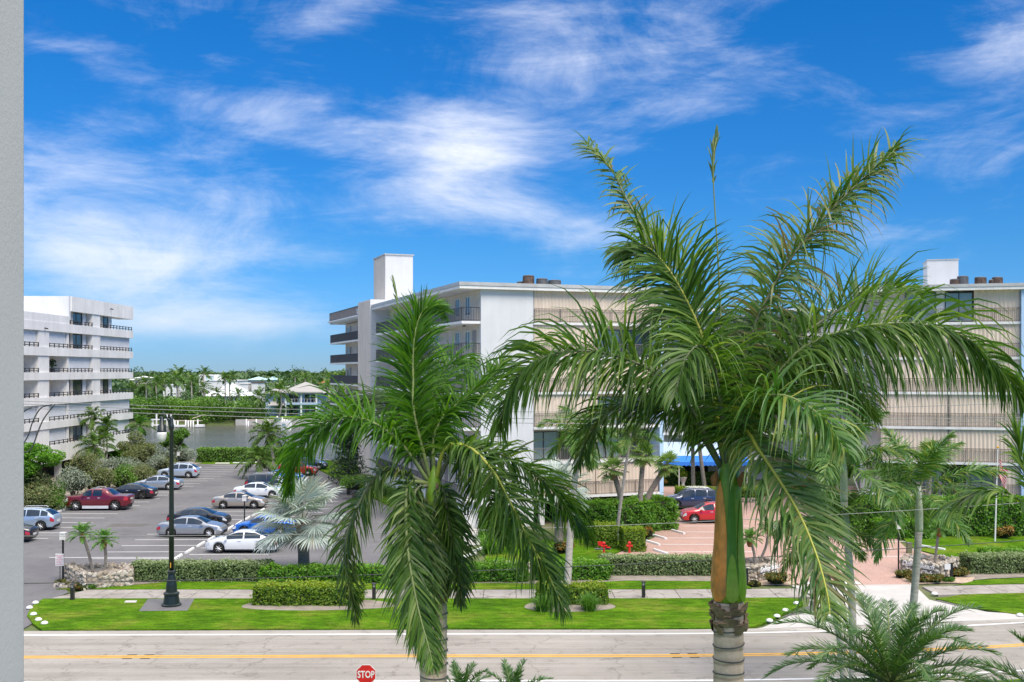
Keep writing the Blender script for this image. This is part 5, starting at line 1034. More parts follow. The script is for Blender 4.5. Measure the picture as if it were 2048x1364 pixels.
def wstop(x, y, rz, lab, grp, L=1.85):
    global WS
    if WS is None:
        V = []; prof_ = [(-.09, 0), (-.075, .12), (-.045, .14), (.045, .14), (.075, .12), (.09, 0)]
        for xx in (-.925, .925): V += [(xx, a, b_) for a, b_ in prof_]
        mb = MB(); mb.add(V, [(i, i+1, 7+i, 6+i) for i in range(5)]+[(0, 5, 4, 3, 2, 1)[::-1], (6, 7, 8, 9, 10, 11)]); WS = mb.build('wheel_stop', M['line']); o = WS
    else: o = WS.copy(); COL.objects.link(o)
    o.location = (x, y, .035); o.rotation_euler = (0, 0, rz); tag(o, lab, 'wheel stop', grp)
ORD = ['nearest the road', 'second from the road', 'third from the road', 'fourth from the road', 'fifth from the road', 'sixth from the road', 'seventh from the road', 'eighth from the road', 'ninth from the road', 'tenth from the road']
for i in range(10): wstop(-21.75, 69.9+2.62*i, PI/2+.03, 'white wheel stop of the double middle row, '+ORD[i], 'wheel stops of the middle row')
for y, lab in ((81.9, 'between the black sedan and the silver blue crossover'), (87.4, 'just behind the silver blue crossover'), (90.1, 'halfway between crossover and maroon pickup'), (92.9, 'under the bonnet of the maroon pickup'), (125.9, 'just behind the far pale blue crossover'), (128.6, 'second behind the far pale blue crossover'), (131.4, 'third behind the far pale blue crossover'), (134.1, 'last before the canal hedge')): wstop(-39.1, y, PI/2, 'white wheel stop of the left row, '+lab, 'wheel stops along the left shrubs')
for i, (u, v) in enumerate(((445, 928), (480, 927), (515, 926))): g = G(u, v); wstop(g[0], g[1], 0, 'white wheel stop at the far canal hedge, '+('left one', 'middle one', 'right one')[i], 'wheel stops at the far hedge')
for u, v, rz, q in ((955, 1102, 1.2, 'farther'), (938, 1113, 1.1, 'nearer')): g = G(u, v); wstop(g[0], g[1], rz, q+' white wheel stop in front of the central block corner', 'wheel stops at the block corner')
for i, (u, v, rz) in enumerate(((1321, 1106, 1.95), (1306, 1088, 1.95), (1319, 1076, 1.95), (1356, 1066, 1.95))): g = G(u, v); wstop(g[0], g[1], rz, 'white wheel stop at the left edge of the paved court, '+ORD[i], 'wheel stops of the paved court')
g = G(1866, 1098); wstop(g[0], g[1], -1.0, 'white wheel stop at the right lawn of the paved court', None, 2.2)
# ------------------------------------------------------------------ overhead cables
def cable(lab, pts, Y, r, m, u0=-900, u1=3000):
    us = np.array([p_[0] for p_ in pts], float); vs = np.array([p_[1] for p_ in pts], float); co_ = np.polyfit(us, vs, 2 if len(pts) > 2 else 1)
    uu = np.linspace(u0, u1, 60); C = np.array([P(u, np.polyval(co_, u), Y) for u in uu]); o = MB().tube(C, r, 6).build('overhead_cable', m, None, True); tag(o, lab, 'cable', 'overhead cables along the road'); return C
CY = 36.0
cable('highest pale overhead cable above the canal', [(45, 802.5), (615, 818), (1300, 824), (2033, 806)], CY, .011, M['wire']); cable('second highest pale overhead cable above the canal', [(45, 808), (615, 828), (1648, 840), (2033, 835)], CY, .012, M['wire']); cable('third pale overhead cable, just above the boat lift', [(45, 816), (615, 837), (1648, 848), (2033, 842)], CY, .012, M['wire'])
cable('pale cable at car roof height across the parking lot', [(48, 1072), (347, 1072), (800, 1064), (1422, 1043), (1902, 1015)], CY, .010, M['wire']); cable('lowest dark cable crossing before the hedges', [(48, 1166), (347, 1162), (1110, 1135), (1480, 1116), (2048, 1081)], CY, .014, M['wire_dk'])
for lab, pts in (('looping service cable hanging lowest at the left building', [(110, 808), (85, 842), (62, 898), (42, 905)]), ('looping service cable beside the left border', [(104, 809), (82, 816), (66, 842), (56, 872), (40, 897)]), ('short service cable running off behind the left wall', [(64, 815), (52, 820), (40, 830)])):
    tag(MB().tube(spline([P(u, v, CY) for u, v in pts], 20), .022, 6).build('service_cable', M['wire_dk'], None, True), lab, 'cable')
# ------------------------------------------------------------------ the two tall royal palms near the viewer
def royal(label, uc, Yp, v_top, v_bot, r_tr, fr, seed, heart_u=None, orange=True, tilt=0.0):
    global R
    R.seed(seed); px = F/Yp; base = np.array([(uc+tilt-CX)/F*Yp, Yp, 0.0]); t = thing('royal_palm', label, 'palm tree', base)
    zt, zb = Zv(v_top, Yp), Zv(v_bot, Yp); x = (uc-CX)/F*Yp; rs = r_tr*(1.14 if orange else .88)
    zs = np.linspace(0, zb, 90); rad = r_tr*(1.05-.06*zs/zb)*(1+.012*np.sin(zs*23)+NR.normal(0, .006, 90)); mb = MB(); mb.tube(np.stack([x+(base[0]-x)*(1-zs/zb), np.full(90, Yp), zs], 1), rad, 24); tr = mb.build('trunk', M['royal_trunk'], t, True)
    mb = MB()
    for z in np.arange(zb-.42, zb-3.4, -.19):      # leaf scars, and the wire of a light string wound round the trunk
        a = np.linspace(0, 2*PI, 24); mb.tube(np.stack([x+(r_tr*1.035)*np.cos(a), Yp+(r_tr*1.035)*np.sin(a), z+.015*np.sin(a*1+z*9)+.02*a/PI], 1), .0075, 5, cap=False)
    mb.build('light_string', M['wire_dk'], t)
    for k in range(46):                            # ragged old leaf bases under the shaft
        a = R.uniform(0, 2*PI); z = zb-.0-R.uniform(0, .34); w = R.uniform(.05, .13); c0 = np.array([x+r_tr*1.04*math.cos(a), Yp+r_tr*1.04*math.sin(a), z]); tn = np.array([-math.sin(a), math.cos(a), 0]); on = np.array([math.cos(a), math.sin(a), 0])
        mb = MB(); mb.add([c0-tn*w, c0+tn*w, c0+tn*w*.7+on*.05+np.array([0, 0, R.uniform(-.03, .06)]), c0-tn*w*.6+on*.06+np.array([0, 0, R.uniform(-.03, .05)]), c0-tn*w*.8-np.array([0, 0, .09]), c0+tn*w*.8-np.array([0, 0, .09])], [(0, 1, 2, 3), (3, 2, 5, 4), (0, 3, 4), (1, 5, 2)]); mb.build('leaf_base', M['boot'], t)
    h = zt-zb; pr = [(r_tr*.92, 0), (rs*.93, .02), (rs*.99, h*.08), (rs*1.0, h*.16), (rs*.93, h*.28), (rs*.82, h*.46), (rs*.77, h*.7), (rs*.74, h*.86), (rs*.62, h*.98), (rs*.40, h*1.05), (rs*.12, h*1.16)]
    mb = MB(); mb.lathe(pr, 28, (x, Yp, zb)); mb.build('crown_shaft', M['shaft'], t, True)
    def shell(name, a0, a1, k0, z0, z1, m, point=False):
        V = []; nz, na = 14, 8
        for j in range(nz+1):
            f = j/nz; z = z0+(z1-z0)*f; rr = np.interp(z, [q[1] for q in pr], [q[0] for q in pr])+k0
            s = 1 if not point else max(.03, math.sqrt(max(0, 1-((f-.12)/.88)**1.6 if f > .12 else (f/.12)**.5+.1)))
            if not point: s = min(1, .55+f*3, 1.0+(1-f)*.0)
            for i in range(na+1): a = (a0+a1)/2+(a1-a0)*(i/na-.5)*s; V.append((x+rr*math.cos(a), Yp+rr*math.sin(a), zb+z+.02*math.sin(i*2+j)*0))
        mb = MB(); mb.add(V, [(j*(na+1)+i, j*(na+1)+i+1, (j+1)*(na+1)+i+1, (j+1)*(na+1)+i) for j in range(nz) for i in range(na)]); return mb.build(name, m, t, True)
    if orange:
        shell('old_sheath', PI*.98, PI*1.44, .012, .02, h*.92, M['orange_sheath'], True); shell('flower_spathe', PI*1.40, PI*1.60, .030, .05, h*1.02, M['spathe'], True); shell('flower_bud', PI*1.40, PI*1.60, .045, .03, h*.38, M['bud'], True); shell('new_sheath', PI*1.62, PI*1.95, .012, .02, h*.8, M['bud'], True)
        for a in (1.1, 1.72): c0 = (x+rs*.93*math.cos(PI*a), Yp+rs*.93*math.sin(PI*a), zb+h*.93); mb = MB(); mb.tube([np.array(c0)+np.array([0, 0, -.10]), c0, np.array(c0)+np.array([.02, -.05, .10])], [.03, .06, .02], 7); mb.build('torn_fibre', M['rust_boot'], t)
    else: shell('flower_spathe', PI*1.30, PI*1.55, .02, .1, h*.8, M['spathe'], True); shell('old_sheath', PI*1.5, PI*1.8, .014, h*.62, h*1.0, M['boot'], True)
    for f in fr:
        pts, d0, d1, m, rib, kw = f; n = len(pts); Q = [P(u, v, Yp+d0*0+(d1)*(i/(n-1))**1.1) for i, (u, v) in enumerate(pts)]
        if kw.pop('smooth_start', True): Q[0] = np.array([x+(Q[1][0]-x)*.12, Yp+(Q[1][1]-Yp)*.12, zt-.05])
        K = dict(nleaf=105, L=.78, w=.034, droop=.55, dih=(.75, .1, -.4), start=.14, bend=.08, a0=78, a1=36); K.update(kw); rr_ = K.pop('rib_r', .036)
        K['nleaf'] = int(K['nleaf']*1.6); K['L'] *= 1.28 if K['L'] > .45 else 1.1; frond(t, Q, M[m], M[rib], rr_, **K)
    return t
def ramp_fac(nt, f):
    c = nt.nodes.new('ShaderNodeSeparateColor'); lnk(nt, ramp(nt, f, [(.48, (0, 0, 0)), (.66, (.9, .9, .9))]), c.inputs[0]); return c.outputs[0]
def trunkmat():
    m, nt, bs = nodes('royal_palm_trunk'); a = texnoise(nt, 5, 6, .65); tc = nt.nodes.new('ShaderNodeTexCoord'); wv = nt.nodes.new('ShaderNodeTexWave'); wv.bands_direction = 'Z'; wv.inputs['Scale'].default_value = 1.6; wv.inputs['Distortion'].default_value = 2.5; wv.inputs['Detail'].default_value = 3; lnk(nt, tc.outputs['Object'], wv.inputs['Vector'])
    col = ramp(nt, a, [(.3, (.43, .32, .22)), (.7, (.68, .53, .39))]); col = mixc(nt, .55, col, ramp(nt, wv.outputs['Fac'], [(.03, (.45, .42, .40)), (.12, (1, 1, 1)), (.9, (1.1, 1.1, 1.1))]), 'MULTIPLY')
    lnk(nt, col, bs.inputs['Base Color']); bs.inputs['Roughness'].default_value = .9; bump(nt, bs, wv.outputs['Fac'], .35, .02); return m
M['royal_trunk'] = trunkmat()
def shaftmat(name, c0, c1, rough=.38, c2=None):
    m, nt, bs = nodes(name); a = texnoise(nt, 1.0, 5, .6, stretch=(14, 14, .7)); b_ = texnoise(nt, 9, 4, .6); col = ramp(nt, a, [(.25, c0), (.75, c1)]); col = col if c2 is None else mixc(nt, ramp_fac(nt, texnoise(nt, 2.6, 5, .65, stretch=(2.2, 2.2, .8))), col, c2); col = mixc(nt, .45, col, ramp(nt, b_, [(.35, (.7, .7, .65)), (.65, (1.1, 1.1, 1.1))]), 'MULTIPLY'); lnk(nt, col, bs.inputs['Base Color']); bs.inputs['Roughness'].default_value = rough; bump(nt, bs, a, .25, .01); return m
M['shaft'] = shaftmat('green_crown_shaft', (.13, .27, .014), (.23, .40, .026), .38, (.30, .38, .05)); M['spathe'] = shaftmat('dark_green_spathe', (.055, .165, .016), (.10, .25, .024)); M['bud'] = shaftmat('green_bud', (.13, .29, .016), (.20, .38, .024), .38, (.26, .36, .06)); M['orange_sheath'] = shaftmat('orange_sheath', (.80, .24, .035), (.90, .42, .10), .5, (.42, .20, .06))
up = dict(dih=(.95, .35, -.25))
RF = [
 ([(1450, 930), (1392, 835), (1347, 774), (1280, 729), (1196, 704), (1112, 706), (1050, 738), (1012, 800), (1000, 860)], 0, -.5, 'royal', 'midrib_d', dict(L=1.02, droop=.75, dih=(1.05, .3, -.5, -.2), nleaf=125, seed=0) if False else dict(L=1.0, droop=.95, dih=(1.15, .3, -.5, -.3), nleaf=160)),
 ([(1448, 930), (1380, 846), (1290, 805), (1225, 815), (1180, 870), (1158, 930)], 0, .8, 'royal_dark', 'midrib_d', dict(L=.72, droop=.7, ragged=.3, nleaf=95)),
 ([(1452, 900), (1418, 737), (1400, 660), (1357, 570), (1318, 514), (1285, 488), (1262, 496), (1246, 520)], 0, .5, 'royal', 'midrib_y', dict(L=.98, droop=.55, dih=(1.25, 1.0, -.9, -.5), nleaf=110, start=.36, a0=62, a1=40, side=(.25, 1, .1))),
 ([(1452, 900), (1405, 700), (1335, 545), (1258, 407), (1221, 337), (1172, 284)], 0, 1.6, 'royal_old', 'midrib_d', dict(L=.42, droop=.4, ragged=.4, nleaf=110, start=.42, miss=.2, dih=(.6, 0, -.5), bend=.3, tip=.8, side=(.6, .8, .3))),
 ([(1454, 900), (1444, 700), (1436, 520), (1428, 390), (1426, 320), (1433, 276)], 0, .3, 'royal_dark', 'midrib', dict(L=.26, droop=.25, a0=5, a1=4, start=.86, nleaf=9, dih=(0.,), tip=.8, roll=.2, rib_r=.022)),
 ([(1456, 900), (1490, 715), (1540, 585), (1600, 492), (1680, 402), (1742, 342), (1797, 298)], 0, 1.0, 'royal_old', 'midrib_d', dict(L=.76, w=.036, droop=.72, dih=(1.1, .3, -.6), nleaf=190, start=.22, miss=.08, ragged=.3, bend=.25, tip=.5, side=(-.45, .9, .1))),
 ([(1456, 910), (1545, 730), (1640, 645), (1715, 602), (1790, 580), (1850, 590)], 0, 2.2, 'royal', 'midrib_d', dict(L=.85, droop=.4, dih=(1.2, .8, -.2), nleaf=95)),
 ([(1458, 920), (1530, 790), (1600, 700), (1699, 658), (1766, 648), (1845, 648), (1913, 666), (1965, 704), (2010, 748), (2052, 800)], 0, -.8, 'royal', 'midrib', dict(L=1.08, droop=1.15, dih=(1.0, .1, -.5, -.5), nleaf=185, start=.18)),
 ([(1462, 930), (1488, 862), (1514, 896), (1562, 967), (1603, 1037), (1636, 1119), (1655, 1190), (1660, 1228)], 0, -2.4, 'royal_old', 'midrib_y', dict(L=.74, droop=.5, nleaf=105, dih=(.35, 0, -.2), wind=(.55, 0, 0), start=.1, bend=.2)),
 ([(1460, 930), (1500, 820), (1560, 790), (1640, 830), (1690, 900)], 0, -1.6, 'coco', 'midrib', dict(L=.85, droop=.75, nleaf=95, wind=(-.2, 0, 0))),
 ([(1452, 910), (1412, 760), (1385, 660), (1345, 615), (1300, 640)], 0, 2.4, 'royal_dark', 'midrib_d', dict(L=.9, droop=.75, nleaf=105)),
 ([(1455, 910), (1480, 760), (1510, 660), (1560, 620), (1620, 650)], 0, 2.6, 'royal_dark', 'midrib_d', dict(L=.9, droop=.75, nleaf=105)),
 ([(1455, 915), (1450, 780), (1448, 700), (1470, 660), (1500, 690), (1520, 760)], 0, 3.0, 'royal_dark', 'midrib_d', dict(L=.85, droop=.7, nleaf=105)),
 ([(1455, 915), (1440, 800), (1425, 720), (1400, 690), (1370, 720), (1350, 790)], 0, -1.4, 'royal', 'midrib_d', dict(L=.82, droop=.7, nleaf=100)),
 ([(1455, 915), (1500, 790), (1560, 720), (1640, 720), (1700, 770), (1740, 830)], 0, 1.3, 'royal_dark', 'midrib_d', dict(L=.9, droop=.8, nleaf=110)),
]
royal('tall royal palm with orange and green crown shaft right of centre', 1457, 14.6, 938, 1202, .202, RF, 5)
LF = [
 ([(845, 950), (829, 832), (826, 761), (827, 691), (837, 638), (858, 612), (888, 622)], 0, .6, 'royal_lush', 'midrib', dict(L=.66, droop=.35, dih=(.9, .35, -.25, -.7), nleaf=140, side=(1, .35, 0), a0=60, a1=28, start=.2, roll=.9)),
 ([(845, 950), (828, 830), (812, 700), (796, 610), (787, 562)], 0, .9, 'royal_dark', 'midrib', dict(L=.2, droop=.0, a0=4, a1=3, start=.86, nleaf=5, dih=(0.,), tip=.7, rib_r=.011)),
 ([(842, 950), (807, 892), (760, 853), (713, 836), (660, 840), (619, 872), (590, 925), (578, 985)], 0, -.3, 'royal_lush', 'midrib', dict(L=.74, droop=.72, dih=(.9, .3, -.4), nleaf=130)),
 ([(840, 952), (778, 938), (737, 976), (707, 1031), (690, 1090), (695, 1155), (712, 1236)], 0, -.6, 'royal_dark', 'midrib_d', dict(L=.60, droop=.55, nleaf=115, dih=(.4, 0, -.3), start=.08)),
 ([(845, 955), (818, 968), (812, 1049), (819, 1126), (837, 1220), (858, 1296), (866, 1332)], 0, -1.5, 'royal', 'midrib', dict(L=.62, droop=.45, nleaf=125, dih=(.35, .0, -.2), side=(1, .1, 0), start=.10, a0=62, a1=26, rib_r=.04)),
 ([(845, 955), (830, 985), (834, 1060), (846, 1150), (856, 1235)], 0, -.9, 'royal_dark', 'midrib_d', dict(L=.5, droop=.55, nleaf=100, start=.08)),
 ([(862, 955), (886, 985), (897, 1050), (903, 1120)], 0, -.35, 'royal', 'midrib_d', dict(L=.42, droop=.55, nleaf=80, start=.06)),
 ([(860, 955), (893, 985), (904, 1060), (912, 1130), (925, 1205)], 0, -.3, 'royal_dark', 'midrib_d', dict(L=.5, droop=.6, nleaf=100, start=.06)),
 ([(850, 950), (890, 896), (937, 894), (984, 940), (1020, 1005), (1055, 1075), (1092, 1140), (1128, 1222)], 0, -1.2, 'royal', 'midrib_y', dict(L=.78, droop=.6, nleaf=135, dih=(.5, .1, -.3), start=.14)),
 ([(852, 950), (915, 896), (990, 904), (1060, 942), (1110, 985), (1150, 1035), (1178, 1078)], 0, .5, 'royal', 'midrib_d', dict(L=.72, droop=.65, nleaf=120)),
 ([(850, 945), (869, 867), (907, 814), (950, 782), (985, 757), (1006, 722)], 0, .9, 'royal_lush', 'midrib', dict(L=.72, droop=.45, dih=(.8, .2, -.4), nleaf=110, start=.2)),
 ([(848, 945), (858, 830), (878, 760), (910, 720), (945, 722)], 0, 1.9, 'royal_lush', 'midrib_d', dict(L=.72, droop=.55, nleaf=95)),
 ([(842, 948), (815, 860), (780, 800), (740, 790), (700, 820)], 0, 2.2, 'royal_dark', 'midrib_d', dict(L=.66, droop=.65, nleaf=90)),
 ([(856, 952), (905, 915), (950, 940), (985, 1010), (1010, 1090)], 0, 1.6, 'royal_dark', 'midrib_d', dict(L=.6, droop=.6, nleaf=95)),
]
royal('royal palm with hanging fronds left of centre', 868, 16.4, 962, 1150, .205, LF, 8, orange=False, tilt=-8)
# ------------------------------------------------------------------ slender palms on the near verge
wd = (.55, 0, 0)
kwc = dict(nleaf=85, L=.92, w=.05, droop=.6, seg=3, dih=(.6, 0, -.4), bend=.1)
def slim(label, ub, vb, uh, vh, Yp, r, nf, fl, m, seed, kw=kwc, shaft=True, wind=wd, sag=1.2, elev=(1.25, -.55)):
    b0 = P(ub, vb, Yp); h0 = P(uh, vh, Yp); b0 = np.array([b0[0], Yp, 0.0]); R.seed(seed)
    return palm('slender_palm', label, b0, h0, r*1.15, r, nf, fl, .75, M[m], M['midrib'], M['trunk_lt'], (1.55, r*1.12, M['pale_shaft']) if shaft else None, (.12, 0, 0), 'slender palms on the near verge', elev, sag, kw, seed, wind)
M['pale_shaft'] = shaftmat('pale_crown_shaft', (.48, .50, .39), (.60, .61, .52), .55)
slim('slender palm with yellowing crown before the paved entrance', 1706, 1330, 1688, 918, 40, .13, 13, 3.4, 'coco', 31)
slim('slender leaning palm with bright crown before the right sign planter', 1798, 1300, 1838, 978, 40, .13, 13, 3.4, 'coco', 47, sag=.8)
slim('slender palm half hidden behind the drooping royal frond', 1690, 1350, 1652, 1060, 41, .12, 10, 2.4, 'royal', 52)
# leaning pale trunk in the lawn bed, thin palm behind the hedge
R.seed(61); g = G(1133, 1209); palm('leaning_palm', 'pale leaning palm trunk rising from the lawn bed right of the left royal palm', g, P(1160, 868, 56.5), .20, .14, 12, 2.6, .7, M['coco'], M['midrib'], M['trunk_lt'], None, (-.1, 0, 0), None, (1.2, -.6), 1.2, kwc, 61, wd)
R.seed(62); g = G(1232, 1078); palm('leaning_palm', 'thin pale leaning palm trunk behind the rounded court hedge', g, P(1262, 868, 76), .13, .09, 10, 2.4, .7, M['coco'], M['midrib'], M['trunk_lt'], None, (-.05, 0, 0), None, (1.2, -.6), 1.2, kwc, 62, wd)
# ------------------------------------------------------------------ date palms at the bottom right, shoots at the bottom
kwd = dict(nleaf=110, L=.42, w=.024, droop=.08, seg=3, dih=(.45, .15), a0=58, a1=34, start=.12, t_peak=.5, tip=.45, bend=0, roll=.4)
R.seed(70); h0 = P(1782, 1364, 23); palm('date_palm', 'large feathery date palm spreading over the road at bottom right', (h0[0], 23, 0), h0, .32, .30, 34, 2.75, .36, M['date'], M['midrib'], M['trunk'], None, (0, 0, 0), None, (1.2, -.05), 1.2, kwd, 70, (.1, 0, 0))
R.seed(71); h0 = P(2160, 1440, 20); palm('date_palm', 'second date palm reaching in at the bottom right corner', (h0[0], 20, 0), h0, .3, .28, 22, 2.3, .36, M['date'], M['midrib'], M['trunk'], None, (0, 0, 0), None, (1.2, .05), .7, kwd, 71)
for k, (u, v, lab) in enumerate(((922, 1392, 'small palm shoot at the bottom edge right of the left royal trunk'), (1025, 1395, 'second small palm shoot at the bottom edge'))):
    R.seed(73+k); h0 = P(u, v, 24); palm('young_palm', lab, (h0[0], 24, 0), h0, .09, .08, 12, .95, .25, M['date'], M['midrib'], M['trunk'], None, (0, 0, 0), None, (1.4, .3), .8, dict(kwd, L=.22, nleaf=40), 73+k)
# palm fronds entering at the right border
Yr = 15.0; h0 = P(2085, 1075, Yr); R.seed(76); t = thing('feather_palm', 'palm with long narrow leaflets entering at the right border', 'palm tree', (h0[0], Yr, 0)); mb = MB(); ringed_trunk(mb, (h0[0], Yr, 0), h0, .10, .07); mb.build('trunk', M['trunk_lt'], t, True)
for pts, dy in (([(2085, 1075), (2050, 1010), (2005, 983), (1960, 982), (1915, 1002)], -.3), ([(2085, 1075), (2066, 1000), (2046, 930), (2034, 880)], .2), ([(2085, 1075), (2090, 980), (2110, 900), (2150, 860)], .3), ([(2085, 1075), (2140, 1010), (2200, 1000), (2260, 1040)], 0)):
    Q = [P(u, v, Yr+dy*i/4) for i, (u, v) in enumerate(pts)]; frond(t, Q, M['royal'], M['midrib'], .016, nleaf=36, L=.74, w=.042, droop=.5, dih=(.5, 0, -.3), a0=48, a1=18, start=.3, tip=.75)
# ------------------------------------------------------------------ silver fan palms
R.seed(80); g = G(608, 1150); h0 = P(606, 1048, g[1]); fan_palm('silver_fan_palm', 'large silver blue fan palm with stout trunk behind the low stone wall', g, h0, .36, .32, 28, 1.8, 1.5, M['silver'], boots=(.8, 1.25, M['boot']), elev=(1.35, -.55), seed=80, nseg=36, droop=.34, spread=2.3, rib=M['silver_stalk'] if 'silver_stalk' in M else mat('silver_stalk', (.36, .37, .30), .6))
R.seed(81); g = G(1118, 1085); h0 = P(1118, 985, g[1]); fan_palm('silver_fan_palm', 'silver fan palm half hidden behind the fronds before the central block', g, h0, .33, .28, 20, 1.4, 1.25, M['silver'], boots=(.6, 1.2, M['boot']), elev=(1.35, -.6), seed=81, nseg=30, spread=2.3)
# ------------------------------------------------------------------ cabbage palms by the central block and court
def sabal(lab, ub, vb, uh, vh, Yp, r=.17, seed=1, bend=(0, 0, 0), n=22):
    R.seed(seed); b0 = P(ub, 0, Yp); b0 = np.array([b0[0], Yp, 0.0]); return fan_palm('cabbage_palm', lab, b0, P(uh, vh, Yp), r*1.2, r, n, .62, .72, M['sabal'], bend, 'cabbage palms round the court', (1.4, -.75), (.75, 1.35, M['boot']), M['trunk'], seed, .35, 18)
sabal('short cabbage palm with curved trunk left of the other cabbage palms', 1246, 0, 1226, 940, 80.5, .19, 91, (.25, 0, 0)); sabal('upright cabbage palm in the middle of the group by the shuttered balcony', 1276, 0, 1286, 912, 80, .18, 92); sabal('leaning cabbage palm right of the shuttered balcony', 1282, 0, 1334, 930, 81.5, .2, 93, (-.5, 0, 0))
sabal('slim cabbage palm rising from the yellow green court hedge, left one', 1387, 0, 1385, 872, 104, .17, 94, n=14); sabal('slim cabbage palm rising from the yellow green court hedge, right one', 1412, 0, 1396, 872, 103, .17, 95, n=14)
sabal('leaning cabbage palm before the right terrace, left one', 1795, 0, 1782, 960, 82, .16, 96); sabal('cabbage palm before the right terrace, right one', 1853, 0, 1862, 905, 81, .17, 97)
# ------------------------------------------------------------------ pygmy date palms in the planters
kwp = dict(nleaf=38, L=.27, w=.024, droop=.4, seg=3, dih=(.4, 0), a0=60, a1=30)
def pygmy(lab, base, uh, vh, bend, seed, fl=.92):
    R.seed(seed); b0 = np.array(base, float); h0 = P(uh, vh, b0[1]); return palm('pygmy_palm', lab, b0, h0, .075, .085, 26, fl, .22, M['pygmy'], M['midrib'], M['trunk'], None, bend, 'small palms in the stone planters', (1.35, -.3), 1.05, kwp, seed, (.1, 0, 0), (.5, 1.9, M['rust_boot']))
pygmy('small palm in the left planter, left trunk', (-24.0, 61.6, .6), 165, 1068, (.05, 0, 0), 101); pygmy('small palm in the left planter, right leaning trunk', (-23.3, 61.5, .6), 208, 1080, (.08, 0, 0), 102); pygmy('small palm in the left sign planter, left trunk', (14.45, 63.9, .6), 1499, 1077, (.1, 0, 0), 103); pygmy('small palm in the left sign planter, right curved trunk', (14.6, 64.0, .6), 1538, 1056, (.16, 0, 0), 104); pygmy('small palm in the right sign planter', (25.4, 64.6, .6), 1878, 1058, (0, 0, 0), 105)
# ------------------------------------------------------------------ clipped hedges
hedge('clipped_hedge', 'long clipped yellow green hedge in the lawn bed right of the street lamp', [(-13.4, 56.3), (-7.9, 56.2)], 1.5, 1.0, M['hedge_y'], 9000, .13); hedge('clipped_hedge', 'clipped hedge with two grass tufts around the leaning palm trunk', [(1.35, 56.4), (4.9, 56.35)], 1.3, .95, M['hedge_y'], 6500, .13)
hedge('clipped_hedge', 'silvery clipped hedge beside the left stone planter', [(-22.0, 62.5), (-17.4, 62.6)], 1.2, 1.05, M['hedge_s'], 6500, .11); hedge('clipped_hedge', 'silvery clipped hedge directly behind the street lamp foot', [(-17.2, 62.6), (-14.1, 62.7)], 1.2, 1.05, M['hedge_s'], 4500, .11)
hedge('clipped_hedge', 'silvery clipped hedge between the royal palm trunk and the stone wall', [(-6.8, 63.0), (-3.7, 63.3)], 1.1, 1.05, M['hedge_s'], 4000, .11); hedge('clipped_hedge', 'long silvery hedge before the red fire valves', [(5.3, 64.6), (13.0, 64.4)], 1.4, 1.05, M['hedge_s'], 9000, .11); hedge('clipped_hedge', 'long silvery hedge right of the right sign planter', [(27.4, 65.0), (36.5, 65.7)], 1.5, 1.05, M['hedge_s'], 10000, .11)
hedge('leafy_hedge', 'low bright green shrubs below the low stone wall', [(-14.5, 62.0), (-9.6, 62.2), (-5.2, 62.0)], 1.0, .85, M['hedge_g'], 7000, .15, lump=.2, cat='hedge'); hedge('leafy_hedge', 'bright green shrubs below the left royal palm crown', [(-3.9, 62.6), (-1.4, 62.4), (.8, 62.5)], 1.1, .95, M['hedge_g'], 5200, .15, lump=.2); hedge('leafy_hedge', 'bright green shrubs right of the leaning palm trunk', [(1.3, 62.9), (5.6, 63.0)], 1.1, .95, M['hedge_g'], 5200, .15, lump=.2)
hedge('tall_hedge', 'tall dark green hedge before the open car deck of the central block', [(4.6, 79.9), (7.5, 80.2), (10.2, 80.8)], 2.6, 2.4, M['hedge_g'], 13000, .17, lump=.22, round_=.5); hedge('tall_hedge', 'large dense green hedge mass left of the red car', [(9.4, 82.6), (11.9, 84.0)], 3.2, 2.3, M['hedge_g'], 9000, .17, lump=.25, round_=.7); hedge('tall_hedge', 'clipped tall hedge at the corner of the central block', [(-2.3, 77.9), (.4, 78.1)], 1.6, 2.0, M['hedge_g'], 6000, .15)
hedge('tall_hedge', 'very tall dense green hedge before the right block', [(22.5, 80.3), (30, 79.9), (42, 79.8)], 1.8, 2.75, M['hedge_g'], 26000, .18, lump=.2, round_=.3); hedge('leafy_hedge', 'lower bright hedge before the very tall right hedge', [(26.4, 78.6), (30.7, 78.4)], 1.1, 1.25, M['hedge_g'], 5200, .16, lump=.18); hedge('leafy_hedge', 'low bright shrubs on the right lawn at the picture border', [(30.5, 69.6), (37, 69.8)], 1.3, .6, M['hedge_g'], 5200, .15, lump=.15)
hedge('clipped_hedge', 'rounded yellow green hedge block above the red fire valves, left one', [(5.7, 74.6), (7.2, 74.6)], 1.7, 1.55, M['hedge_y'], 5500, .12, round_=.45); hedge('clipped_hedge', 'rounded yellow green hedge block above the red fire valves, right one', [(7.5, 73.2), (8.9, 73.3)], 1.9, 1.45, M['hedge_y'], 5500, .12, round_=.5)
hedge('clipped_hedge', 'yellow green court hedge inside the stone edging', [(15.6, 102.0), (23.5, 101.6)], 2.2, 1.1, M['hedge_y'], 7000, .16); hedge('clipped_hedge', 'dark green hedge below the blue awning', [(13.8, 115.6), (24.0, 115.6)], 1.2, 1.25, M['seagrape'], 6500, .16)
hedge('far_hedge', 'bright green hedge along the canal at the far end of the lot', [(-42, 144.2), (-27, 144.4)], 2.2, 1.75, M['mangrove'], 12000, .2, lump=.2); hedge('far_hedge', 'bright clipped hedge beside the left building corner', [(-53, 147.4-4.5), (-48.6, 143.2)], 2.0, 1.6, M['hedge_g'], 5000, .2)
hedge('leafy_hedge', 'low bright planting along the central block walkway', [(-7.2, 92), (-10.4, 101), (-14, 111)], 1.4, .9, M['mangrove'], 6000, .18, lump=.25)
